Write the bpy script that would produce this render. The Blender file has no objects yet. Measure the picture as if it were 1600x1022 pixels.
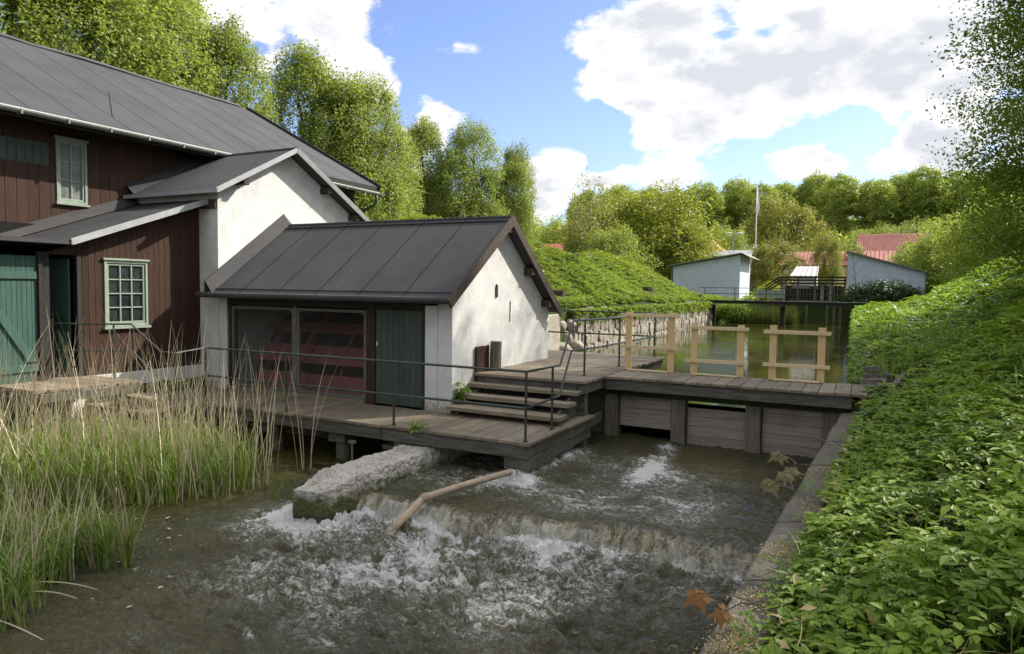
import bpy, math, random
import numpy as np
from mathutils import Vector, Matrix
random.seed(7)
SC = bpy.context.scene
COL = SC.collection
R = math.radians

# ------------------------------------------------------------------ camera, sky, sun, exposure
SUN_AZ, SUN_EL = 52.0, 41.0          # azimuth from +X towards +Y
def camera():
    yaw, pit, roll = R(27.05), R(3.22), R(0.796)
    f = Vector((-math.sin(yaw)*math.cos(pit), math.cos(yaw)*math.cos(pit), -math.sin(pit)))
    r = Vector((math.cos(yaw), math.sin(yaw), 0)); u = r.cross(f)
    r2 = r*math.cos(roll)+u*math.sin(roll); u2 = r2.cross(f)
    cd = bpy.data.cameras.new('camera'); co = bpy.data.objects.new('camera', cd); COL.objects.link(co)
    m = Matrix(((r2.x, u2.x, -f.x, 0), (r2.y, u2.y, -f.y, 0), (r2.z, u2.z, -f.z, 2.1), (0, 0, 0, 1)))
    co.matrix_world = m
    cd.sensor_width = 36; cd.lens = 1080/1600*36; cd.clip_start = .05; cd.clip_end = 3000
    SC.camera = co
camera()
SC.view_settings.view_transform = 'Standard'
SC.view_settings.look = 'None'
SC.view_settings.exposure = 1.35
SC.view_settings.gamma = 1
sunv = Vector((math.cos(R(SUN_EL))*math.cos(R(SUN_AZ)), math.cos(R(SUN_EL))*math.sin(R(SUN_AZ)), math.sin(R(SUN_EL))))
ld = bpy.data.lights.new('sun', 'SUN'); ld.energy = 3.4; ld.angle = R(0.53); ld.color = (1, .93, .82)
lo = bpy.data.objects.new('sun', ld); COL.objects.link(lo)
lo.rotation_euler = sunv.to_track_quat('Z', 'Y').to_euler(); lo.location = (0, 0, 60)

class NT:
    def __init__(s, tree): s.t = tree; s.n = tree.nodes; s.l = tree.links
    def add(s, typ, **kw):
        nd = s.n.new(typ)
        for k, v in kw.items(): setattr(nd, k, v)
        return nd
    def put(s, sock, v):
        if isinstance(v, bpy.types.NodeSocket): s.l.new(v, sock)
        elif v is not None: sock.default_value = v
    def math(s, op, a, b=None, c=None, clamp=False):
        nd = s.add('ShaderNodeMath', operation=op, use_clamp=clamp)
        s.put(nd.inputs[0], a)
        if b is not None: s.put(nd.inputs[1], b)
        if c is not None: s.put(nd.inputs[2], c)
        return nd.outputs[0]
    def mix(s, f, a, b, blend='MIX'):
        nd = s.add('ShaderNodeMix', data_type='RGBA', blend_type=blend)
        s.put(nd.inputs[0], f); s.put(nd.inputs[6], a); s.put(nd.inputs[7], b)
        return nd.outputs[2]
    def smooth(s, v, lo, hi, a=0., b=1.):
        nd = s.add('ShaderNodeMapRange', interpolation_type='SMOOTHSTEP')
        s.put(nd.inputs[0], v); nd.inputs[1].default_value = lo; nd.inputs[2].default_value = hi
        nd.inputs[3].default_value = a; nd.inputs[4].default_value = b
        return nd.outputs[0]
    def vec(s, src, scale=(1, 1, 1), loc=(0, 0, 0), rot=(0, 0, 0)):
        nd = s.add('ShaderNodeMapping'); s.l.new(src, nd.inputs[0])
        nd.inputs['Scale'].default_value = scale; nd.inputs['Location'].default_value = loc; nd.inputs['Rotation'].default_value = rot
        return nd.outputs[0]
    def noise(s, v, scale, detail=4, rough=.55, dist=0, out=0):
        nd = s.add('ShaderNodeTexNoise'); s.l.new(v, nd.inputs['Vector'])
        nd.inputs['Scale'].default_value = scale; nd.inputs['Detail'].default_value = detail
        nd.inputs['Roughness'].default_value = rough; nd.inputs['Distortion'].default_value = dist
        return nd.outputs[out]
def c4(c): return (c[0], c[1], c[2], 1)

# cloud patches: azimuth/elevation of their middles (degrees, azimuth from +Y, clockwise), half widths, strength
def px_dir(px, py):
    x = (px-800)/1080; y = -(py-511)/1080
    rl = R(.796); x, y = x*math.cos(rl)-y*math.sin(rl), x*math.sin(rl)+y*math.cos(rl)
    p = R(3.22); z = math.cos(p)+y*math.sin(p); h = y*math.cos(p)-math.sin(p)
    return math.degrees(math.atan2(x, z))-27.05, math.degrees(math.atan2(h, math.hypot(x, z)))
PATCHES = [(455, 25, 165, 80, 1.0), (560, 110, 70, 60, .9), (410, 115, 50, 22, .55), (690, 185, 42, 46, .8), (650, 230, 50, 60, .8),
           (860, 275, 70, 58, 1.0), (945, 292, 36, 22, .9), (985, 75, 105, 95, 1.0), (1120, 165, 170, 62, 1.05), (1050, 235, 90, 62, 1.0),
           (1180, 60, 170, 90, .9), (1400, 75, 220, 118, 1.1), (1540, 190, 110, 100, 1.1), (1275, 254, 74, 34, .95), (1378, 262, 34, 30, .8), (1460, 235, 80, 60, 1.0),
           (1150, 0, 260, 50, .5), (700, 75, 40, 14, .22), (820, 330, 60, 30, .5), (1030, 285, 120, 22, .5), (1128, 18, 34, 52, -.62), (1172, 262, 34, 24, -.7), (1338, 212, 44, 50, -.8), (950, 215, 34, 70, -.6), (1205, 150, 40, 26, -.45), (1290, 60, 26, 22, -.4)]
def world():
    w = bpy.data.worlds.new('World'); SC.world = w; w.use_nodes = True
    T = NT(w.node_tree); T.n.clear()
    out = T.add('ShaderNodeOutputWorld'); bg = T.add('ShaderNodeBackground'); T.l.new(bg.outputs[0], out.inputs[0])
    sky = T.add('ShaderNodeTexSky', sky_type='NISHITA'); sky.sun_disc = False
    sky.sun_elevation = R(SUN_EL); sky.sun_rotation = R(90-SUN_AZ)
    sky.air_density = 1.0; sky.dust_density = .6; sky.ozone_density = 2.0
    tc = T.add('ShaderNodeTexCoord'); d = tc.outputs['Generated']
    sp = T.add('ShaderNodeSeparateXYZ'); T.l.new(d, sp.inputs[0])
    az = T.math('ARCTAN2', sp.outputs[0], sp.outputs[1]); el = T.math('ARCSINE', sp.outputs[2])
    # ragged coordinates
    nw = T.add('ShaderNodeTexNoise'); T.l.new(d, nw.inputs['Vector']); nw.inputs['Scale'].default_value = 9; nw.inputs['Detail'].default_value = 5
    sn = T.add('ShaderNodeSeparateColor'); T.l.new(nw.outputs['Color'], sn.inputs[0])
    az = T.math('ADD', az, T.math('MULTIPLY', T.math('SUBTRACT', sn.outputs[0], .5), .07))
    el = T.math('ADD', el, T.math('MULTIPLY', T.math('SUBTRACT', sn.outputs[1], .5), .06))
    tot = None
    for (x, y, rx, ry, s) in PATCHES:
        a, e = px_dir(x, y); a1, _ = px_dir(x-rx, y); a2, _ = px_dir(x+rx, y); _, e1 = px_dir(x, y-ry); _, e2 = px_dir(x, y+ry)
        ra = R(abs(a2-a1)/2)*1.12; re = R(abs(e1-e2)/2)*1.12
        da = T.math('DIVIDE', T.math('SUBTRACT', az, R(a)), ra); de = T.math('DIVIDE', T.math('SUBTRACT', el, R(e)), re)
        q = T.math('ADD', T.math('MULTIPLY', da, da), T.math('MULTIPLY', de, de))
        b = T.math('MULTIPLY', T.math('SUBTRACT', 1.0, q, clamp=True), s)
        tot = b if tot is None else T.math('ADD', tot, b)
    tot = T.math('MINIMUM', tot, 1.25)
    # unseen clouds outside the view, added thick to lift the light in shade
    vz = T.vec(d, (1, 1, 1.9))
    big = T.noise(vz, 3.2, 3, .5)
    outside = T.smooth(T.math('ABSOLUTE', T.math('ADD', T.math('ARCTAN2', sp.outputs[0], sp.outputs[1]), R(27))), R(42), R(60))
    fill_clouds = T.math('MULTIPLY', T.smooth(big, .34, .48), outside)
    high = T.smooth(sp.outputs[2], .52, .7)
    fill_clouds = T.math('MAXIMUM', fill_clouds, T.math('MULTIPLY', T.smooth(big, .36, .50), high))
    tot = T.math('ADD', tot, fill_clouds)
    puff = T.noise(vz, 11, 9, .58); fine = T.noise(vz, 34, 7, .6)
    dens = T.math('ADD', T.math('MULTIPLY', tot, 1.0), T.math('MULTIPLY', T.math('SUBTRACT', puff, .5), 2.7))
    dens = T.math('ADD', dens, T.math('MULTIPLY', T.math('SUBTRACT', fine, .5), .9))
    mask = T.smooth(dens, .27, .70)
    mask = T.math('MULTIPLY', mask, T.smooth(tot, .0, .16))
    # shade of a cloud: thick middles and undersides grey, edges and sunward puffs white
    def relief(sc, det, off):
        v2 = T.vec(d, (1, 1, 1.9), loc=off)
        return T.math('SUBTRACT', T.noise(vz, sc, det, .58), T.noise(v2, sc, det, .58))
    r1 = T.math('MULTIPLY', relief(5.0, 6, (.03, .03, .10)), -3.4); r2 = T.math('MULTIPLY', relief(13, 7, (.012, .010, .035)), -2.8)
    soft = T.noise(vz, 3.1, 4, .5)
    thick = T.smooth(T.math('ADD', tot, T.math('MULTIPLY', T.math('SUBTRACT', soft, .5), 3.2)), .28, 1.6)
    edge = T.smooth(dens, .40, 1.15)
    g = T.math('ADD', T.math('MULTIPLY', T.math('MULTIPLY', thick, .72), edge), T.math('MULTIPLY', T.math('ADD', r1, r2), T.math('ADD', .35, T.math('MULTIPLY', edge, .65))), clamp=True)
    ccol = T.mix(g, (4.4, 4.4, 4.45, 1), (3.0, 3.1, 3.35, 1))
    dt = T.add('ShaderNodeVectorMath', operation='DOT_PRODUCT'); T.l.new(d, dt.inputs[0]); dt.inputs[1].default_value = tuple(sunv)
    near = T.math('ADD', 1.0, T.math('MULTIPLY', T.smooth(dt.outputs['Value'], .84, 1.0), 5.0))  # clouds close to the sun brightened to add fill light in the shade
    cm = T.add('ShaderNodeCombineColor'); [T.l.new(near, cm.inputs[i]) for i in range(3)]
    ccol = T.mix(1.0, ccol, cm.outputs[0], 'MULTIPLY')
    tint = T.mix(1.0, sky.outputs[0], (.73, .715, .86, 1), 'MULTIPLY')
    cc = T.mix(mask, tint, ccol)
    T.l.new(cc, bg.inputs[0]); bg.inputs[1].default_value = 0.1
    w.cycles.sampling_method = 'MANUAL'; w.cycles.sample_map_resolution = 512
world()

# ------------------------------------------------------------------ materials
MATS = {}
def new_mat(name):
    m = bpy.data.materials.new(name); m.use_nodes = True; MATS[name] = m
    T = NT(m.node_tree); b = T.n['Principled BSDF']
    tc = T.add('ShaderNodeTexCoord')
    return m, T, b, tc.outputs['Object']
def bump(T, b, h, strength, dist=.02):
    bn = T.add('ShaderNodeBump'); T.l.new(h, bn.inputs['Height']); bn.inputs['Strength'].default_value = strength; bn.inputs['Distance'].default_value = dist
    T.l.new(bn.outputs[0], b.inputs['Normal'])
def surf(name, c1, c2, scale=3, stretch=(1, 1, 1), rough=.8, bmp=.3, fine=40, dirt=None, dirt_scale=1.2, dirt_lo=.55, dirt_hi=.75, spec=.3, finecol=.35, dist=.02, metal=0):
    m, T, b, o = new_mat(name)
    v = T.vec(o, stretch)
    n1 = T.noise(v, scale, 6, .6); n2 = T.noise(v, fine, 4, .6)
    f = T.math('ADD', T.math('MULTIPLY', T.smooth(n1, .3, .7), 1-finecol), T.math('MULTIPLY', T.smooth(n2, .3, .7), finecol))
    col = T.mix(f, c4(c1), c4(c2))
    if dirt:
        n3 = T.noise(o, dirt_scale, 7, .65)
        col = T.mix(T.smooth(n3, dirt_lo, dirt_hi), col, c4(dirt))
    T.l.new(col, b.inputs['Base Color']); b.inputs['Roughness'].default_value = rough
    b.inputs['Specular IOR Level'].default_value = spec; b.inputs['Metallic'].default_value = metal
    bump(T, b, T.math('ADD', T.math('MULTIPLY', n1, .6), n2), bmp, dist)
    return m
M_plaster = surf('white_plaster', (.52, .52, .51), (.62, .62, .60), 2.2, rough=.9, bmp=.55, fine=38, dirt=(.42, .41, .37), dirt_scale=1.7, dirt_lo=.58, dirt_hi=.82, finecol=.3, dist=.015)
M_stucco = surf('pale_blue_stucco', (.46, .52, .62), (.56, .62, .71), 2, rough=.9, bmp=.4, fine=18, dirt=(.40, .42, .43), dirt_lo=.55, dirt_hi=.9)
def plaster_walls():   # grime rising from the ground and pock marks
    m, T, b, o = new_mat('weathered_plaster')
    n1 = T.noise(o, 2.3, 6, .6); n2 = T.noise(o, 36, 4, .6); n3 = T.noise(o, 1.1, 5, .6); n4 = T.noise(o, 14, 6, .7)
    col = T.mix(T.smooth(n1, .3, .7), (.53, .53, .52, 1), (.66, .66, .64, 1))
    col = T.mix(T.math('MULTIPLY', T.smooth(n3, .46, .74), .6), col, (.42, .41, .375, 1)); vs = T.vec(o, (1, 1.6, .35)); col = T.mix(T.math('MULTIPLY', T.smooth(T.noise(vs, 2.6, 7, .7), .56, .8), .5), col, (.34, .335, .31, 1))
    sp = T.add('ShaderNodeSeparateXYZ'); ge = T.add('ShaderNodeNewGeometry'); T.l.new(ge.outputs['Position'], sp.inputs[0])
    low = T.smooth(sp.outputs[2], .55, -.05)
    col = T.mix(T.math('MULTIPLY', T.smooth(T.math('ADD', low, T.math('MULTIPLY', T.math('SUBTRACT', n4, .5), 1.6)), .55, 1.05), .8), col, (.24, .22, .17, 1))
    pock = T.smooth(n4, .68, .76)
    col = T.mix(T.math('MULTIPLY', pock, .5), col, (.35, .34, .31, 1))
    T.l.new(col, b.inputs['Base Color']); b.inputs['Roughness'].default_value = .92; b.inputs['Specular IOR Level'].default_value = .2
    bump(T, b, T.math('ADD', T.math('ADD', T.math('MULTIPLY', n1, .8), T.math('MULTIPLY', n2, .7)), T.math('MULTIPLY', pock, -.5)), .7, .018)
    return m
M_wall = plaster_walls()
def roof_felt():
    m, T, b, o = new_mat('roof_felt')
    n1 = T.noise(o, .8, 7, .65); n2 = T.noise(o, 75, 5, .75); n3 = T.noise(T.vec(o, (3.5, .5, .5)), 1.3, 7, .7)
    col = T.mix(T.smooth(n1, .3, .7), (.023, .023, .025, 1), (.040, .039, .041, 1))
    col = T.mix(T.math('MULTIPLY', T.smooth(n3, .56, .8), .5), col, (.10, .09, .082, 1))
    col = T.mix(T.math('MULTIPLY', T.smooth(n2, .50, .72), .65), col, (.13, .13, .13, 1)); col = T.mix(T.math('MULTIPLY', T.smooth(T.noise(o, 9, 6, .7), .55, .8), .5), col, (.018, .018, .02, 1))
    T.l.new(col, b.inputs['Base Color']); b.inputs['Roughness'].default_value = .72; b.inputs['Specular IOR Level'].default_value = .45
    bump(T, b, T.math('ADD', T.math('MULTIPLY', n2, .5), T.math('MULTIPLY', n1, 2.5)), .45, .012)
    return m
M_felt = roof_felt()
def wood(name, c1, c2, c3, rough=.8, axis=(1, 1, 1), vary=.5, bmp=.5, sc=6):
    m, T, b, o = new_mat(name)
    v = T.vec(o, axis)
    n1 = T.noise(v, sc, 6, .6); n2 = T.noise(v, sc*7, 5, .65); n3 = T.noise(o, 1.5, 4, .6)
    col = T.mix(T.smooth(n1, .3, .7), c4(c1), c4(c2)); col = T.mix(T.math('MULTIPLY', T.smooth(n2, .5, .75), .6), col, c4(c3))
    ge = T.add('ShaderNodeNewGeometry')
    rnd = T.math('ADD', 1-vary/2, T.math('MULTIPLY', ge.outputs['Random Per Island'], vary))
    cm = T.add('ShaderNodeCombineColor'); [T.l.new(rnd, cm.inputs[i]) for i in range(3)]
    col = T.mix(1.0, col, cm.outputs[0], 'MULTIPLY')
    col = T.mix(T.math('MULTIPLY', T.smooth(n3, .52, .75), .35), col, c4([x*.55 for x in c1]))
    T.l.new(col, b.inputs['Base Color']); b.inputs['Roughness'].default_value = rough; b.inputs['Specular IOR Level'].default_value = .25
    bump(T, b, T.math('ADD', n2, T.math('MULTIPLY', n1, .5)), bmp, .01)
    return m
M_deckY = wood('grey_deck_boards', (.155, .125, .088), (.25, .21, .152), (.075, .06, .042), axis=(5, .5, 5), vary=.45)
M_deckX = wood('grey_deck_boards_across', (.155, .125, .088), (.24, .20, .148), (.075, .06, .042), axis=(.5, 5, 5), vary=.45)
M_beam = wood('old_beam', (.060, .056, .047), (.125, .118, .10), (.033, .033, .026), axis=(.5, 4, 4), vary=.35)
M_post = wood('old_post', (.10, .088, .07), (.18, .16, .13), (.05, .043, .036), axis=(5, 5, .5), vary=.3)
M_dark = wood('black_timber', (.018, .017, .015), (.04, .037, .032), (.012, .012, .012), axis=(.5, 4, 4), vary=.4)
M_brown = wood('brown_boards', (.030, .0145, .0095), (.054, .026, .016), (.018, .010, .007), axis=(6, 6, .5), vary=.4, rough=.75)
M_barge = wood('brown_bargeboard', (.045, .033, .026), (.075, .057, .045), (.02, .017, .014), axis=(3, 3, 3), vary=.2)
M_new = wood('new_pine', (.52, .36, .17), (.62, .46, .25), (.42, .27, .12), axis=(7, 7, .6), vary=.15, bmp=.2)
M_newX = wood('new_pine_rail', (.52, .40, .23), (.62, .50, .31), (.40, .28, .14), axis=(.6, 7, 7), vary=.15, bmp=.2)
M_green = wood('green_door_paint', (.038, .085, .070), (.052, .108, .088), (.028, .062, .052), axis=(5, 5, .5), vary=.15, rough=.6, bmp=.2)
M_green2 = wood('dark_green_door_paint', (.045, .066, .052), (.060, .083, .066), (.032, .048, .039), axis=(5, 5, .5), vary=.15, rough=.6, bmp=.2)
M_frame = surf('grey_green_window_paint', (.20, .245, .20), (.28, .32, .27), 8, rough=.6, bmp=.15)
M_darkshutter = surf('dark_green_shutter', (.03, .05, .04), (.07, .09, .075), 9, rough=.7, bmp=.3)
M_screen = surf('grey_screen_frame', (.10, .092, .08), (.15, .14, .12), 6, rough=.8, bmp=.2)
M_gate = wood('sluice_boards', (.25, .21, .175), (.34, .295, .25), (.15, .125, .10), axis=(.5, 4, 4), vary=.3, bmp=.4)
M_mossbeam = surf('mossy_beam', (.02, .03, .012), (.05, .065, .025), 9, rough=.95, bmp=.8, fine=60)
M_conc = surf('rough_concrete', (.10, .088, .068), (.18, .16, .125), 2.5, rough=.92, bmp=.8, fine=30, dirt=(.09, .085, .065), dirt_scale=2.2, dist=.03)
M_pierconc = surf('crumbling_concrete', (.30, .27, .22), (.50, .46, .39), 3.5, rough=.95, bmp=1, fine=22, dirt=(.16, .14, .10), dirt_scale=3, dirt_lo=.5, dirt_hi=.7, dist=.05)
def concrete_algae():
    m, T, b, o = new_mat('pier_concrete')
    n1 = T.noise(o, 3.5, 6, .65); n2 = T.noise(o, 26, 5, .65); n3 = T.noise(o, 5, 5, .6)
    col = T.mix(T.smooth(n1, .3, .7), (.38, .35, .30, 1), (.66, .62, .54, 1)); col = T.mix(T.math('MULTIPLY', T.smooth(n2, .5, .7), .6), col, (.15, .135, .11, 1))
    ge = T.add('ShaderNodeNewGeometry'); sp = T.add('ShaderNodeSeparateXYZ'); T.l.new(ge.outputs['Position'], sp.inputs[0])
    low = T.smooth(T.math('ADD', sp.outputs[2], T.math('MULTIPLY', T.math('SUBTRACT', n3, .5), .5)), -.38, -.58)
    col = T.mix(low, col, (.10, .105, .03, 1)); wet = T.smooth(sp.outputs[2], -.64, -.72); col = T.mix(wet, col, (.05, .045, .02, 1))
    T.l.new(col, b.inputs['Base Color']); b.inputs['Roughness'].default_value = .85
    bump(T, b, T.math('ADD', n1, n2), 1.0, .05); return m
M_pier = concrete_algae()
M_stone = surf('field_stone', (.20, .175, .14), (.40, .36, .30), 3, rough=.9, bmp=.7, fine=20, dirt=(.12, .12, .07), dirt_scale=3, dist=.03)
M_rail = surf('green_black_rail', (.022, .034, .026), (.045, .06, .048), 12, rough=.45, bmp=.15, spec=.5)
M_railb = surf('black_rail', (.016, .017, .018), (.03, .03, .032), 12, rough=.45, bmp=.1, spec=.5)
M_gutter = surf('grey_gutter', (.15, .17, .15), (.22, .24, .22), 6, rough=.45, bmp=.1, spec=.5)
M_flash = surf('grey_edge_trim', (.26, .27, .27), (.36, .37, .37), 5, rough=.5, bmp=.1)
M_downpipe = surf('green_pipe', (.02, .07, .045), (.03, .09, .06), 5, rough=.5, bmp=.05)
M_black = surf('dark_interior', (.005, .005, .005), (.010, .009, .008), 3, rough=.95, bmp=.2)
M_wheel = surf('red_wheel_paint', (.185, .062, .055), (.29, .11, .095), 4, rough=.75, bmp=.3, dirt=(.07, .04, .035), dirt_scale=4)
M_wire = surf('chain_link_wire', (.09, .09, .085), (.15, .145, .13), 10, rough=.6, bmp=0)
M_rustpipe = surf('rusty_pipe', (.32, .235, .16), (.48, .38, .28), 7, rough=.55, bmp=.4, fine=50, dirt=(.10, .05, .03), dirt_scale=5)
M_redtile = surf('red_tiles', (.30, .075, .05), (.42, .12, .085), 1.5, rough=.8, bmp=.4, fine=12)
M_redmetal = surf('faded_red_roof', (.31, .11, .09), (.44, .20, .165), .6, stretch=(4, 1, 1), rough=.7, bmp=.2)
M_orange = surf('orange_tiles', (.50, .20, .09), (.62, .28, .14), 1.5, rough=.8, bmp=.3)
M_housewall = surf('cream_house_wall', (.60, .55, .46), (.70, .66, .58), 2, rough=.9, bmp=.1)
M_ochre = surf('ochre_window_panel', (.50, .26, .10), (.58, .32, .14), 2, rough=.9, bmp=.1)
M_zinc = surf('pale_sheet_metal', (.52, .50, .48), (.66, .64, .61), 2, rough=.5, bmp=.1)
M_white = surf('white_paint', (.70, .70, .68), (.78, .78, .76), 2, rough=.5, bmp=.05)
M_bark = surf('bark', (.045, .038, .028), (.10, .085, .065), 6, stretch=(1, 1, .3), rough=.95, bmp=.9, fine=30, dist=.04)
M_bark2 = surf('grey_beech_bark', (.10, .095, .08), (.18, .17, .145), 3, stretch=(1, 1, .4), rough=.9, bmp=.4, fine=30)
M_birch = surf('birch_bark', (.45, .44, .41), (.65, .64, .60), 5, stretch=(1, 1, 4), rough=.8, bmp=.2, dirt=(.06, .06, .05), dirt_scale=6, dirt_lo=.6, dirt_hi=.66)
M_earth = surf('earth', (.035, .028, .016), (.075, .06, .035), 3, rough=.98, bmp=.8, fine=25, dirt=(.03, .045, .012), dirt_scale=2)
def ground_mat():
    m, T, b, o = new_mat('ground_soil_and_grass')
    n1 = T.noise(o, .35, 6, .6); n2 = T.noise(o, 7, 6, .7); n3 = T.noise(o, 40, 4, .6)
    col = T.mix(T.smooth(n1, .35, .65), (.035, .058, .012, 1), (.06, .09, .02, 1))
    col = T.mix(T.math('MULTIPLY', T.smooth(n2, .5, .7), .6), col, (.10, .12, .035, 1))
    col = T.mix(T.math('MULTIPLY', T.smooth(n3, .55, .7), .5), col, (.03, .03, .015, 1))
    T.l.new(col, b.inputs['Base Color']); b.inputs['Roughness'].default_value = .95; b.inputs['Specular IOR Level'].default_value = .1
    bump(T, b, T.math('ADD', n2, n3), 1.0, .08); return m
M_ground = ground_mat()
def leaf_mat(name, c1, c2, trans=.45, gloss=.25, hue=.0, c3=None):
    m = bpy.data.materials.new(name); m.use_nodes = True; T = NT(m.node_tree); T.n.clear()
    out = T.add('ShaderNodeOutputMaterial')
    at = T.add('ShaderNodeAttribute', attribute_name='tint')
    oi = T.add('ShaderNodeObjectInfo')
    f = T.math('ADD', at.outputs['Fac'], T.math('MULTIPLY', T.math('SUBTRACT', oi.outputs['Random'], .5), .35), clamp=True)
    col = T.mix(f, c4(c1), c4(c2))
    if c3: col = T.mix(T.smooth(at.outputs['Fac'], .93, .97), col, c4(c3))
    p = T.add('ShaderNodeBsdfPrincipled'); T.l.new(col, p.inputs['Base Color']); p.inputs['Roughness'].default_value = .5; p.inputs['Specular IOR Level'].default_value = gloss
    tr = T.add('ShaderNodeBsdfTranslucent'); tcol = T.mix(1.0, col, (1.15, 1.15, .6, 1), 'MULTIPLY'); T.l.new(tcol, tr.inputs[0])
    mx = T.add('ShaderNodeMixShader'); mx.inputs[0].default_value = trans
    T.l.new(p.outputs[0], mx.inputs[1]); T.l.new(tr.outputs[0], mx.inputs[2]); T.l.new(mx.outputs[0], out.inputs[0])
    MATS[name] = m; return m
L_linden = leaf_mat('linden_leaves', (.18, .235, .05), (.35, .405, .115))
L_beech = leaf_mat('beech_leaves', (.22, .29, .05), (.40, .46, .11))
L_olive = leaf_mat('olive_green_leaves', (.20, .235, .035), (.35, .385, .08))
L_maple = leaf_mat('bronze_green_leaves', (.18, .18, .04), (.30, .31, .08))
L_birch = leaf_mat('birch_leaves', (.20, .22, .06), (.32, .33, .10))
L_dark = leaf_mat('bank_tree_leaves', (.12, .18, .02), (.24, .32, .045))
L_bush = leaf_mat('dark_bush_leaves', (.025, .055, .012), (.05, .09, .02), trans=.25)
L_elder = leaf_mat('ground_elder_leaves', (.075, .155, .011), (.255, .365, .035), trans=.4, gloss=.35, c3=(.26, .34, .07))
L_mound = leaf_mat('mound_leaves', (.10, .165, .02), (.24, .315, .055), trans=.4, c3=(.36, .40, .12))
L_reed = leaf_mat('reed_blades', (.10, .17, .025), (.22, .31, .06), trans=.35)
L_farreed = leaf_mat('dark_reed_blades', (.045, .07, .018), (.11, .135, .045), trans=.3)
L_straw = leaf_mat('dry_reed_stalks', (.36, .29, .18), (.66, .58, .42), trans=.1, gloss=.3)
L_brown = leaf_mat('red_brown_leaves', (.24, .115, .035), (.38, .20, .06), trans=.35)
L_tan = leaf_mat('tan_leaves', (.20, .17, .07), (.30, .26, .11), trans=.35)
L_catkin = leaf_mat('yellow_catkins', (.30, .24, .09), (.50, .42, .20), trans=.1)
def glass_mat(name, c, rough=.06):
    m, T, b, o = new_mat(name)
    n = T.noise(o, 3, 4, .6)
    T.l.new(T.mix(T.smooth(n, .3, .7), c4([x*.6 for x in c]), c4([x*1.3 for x in c])), b.inputs['Base Color'])
    b.inputs['Roughness'].default_value = rough; b.inputs['Specular IOR Level'].default_value = .9
    bump(T, b, n, .15, .01); return m
M_glass = glass_mat('window_glass', (.025, .032, .032))
M_glass2 = glass_mat('dusty_window_glass', (.15, .16, .155), .25)

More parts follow.
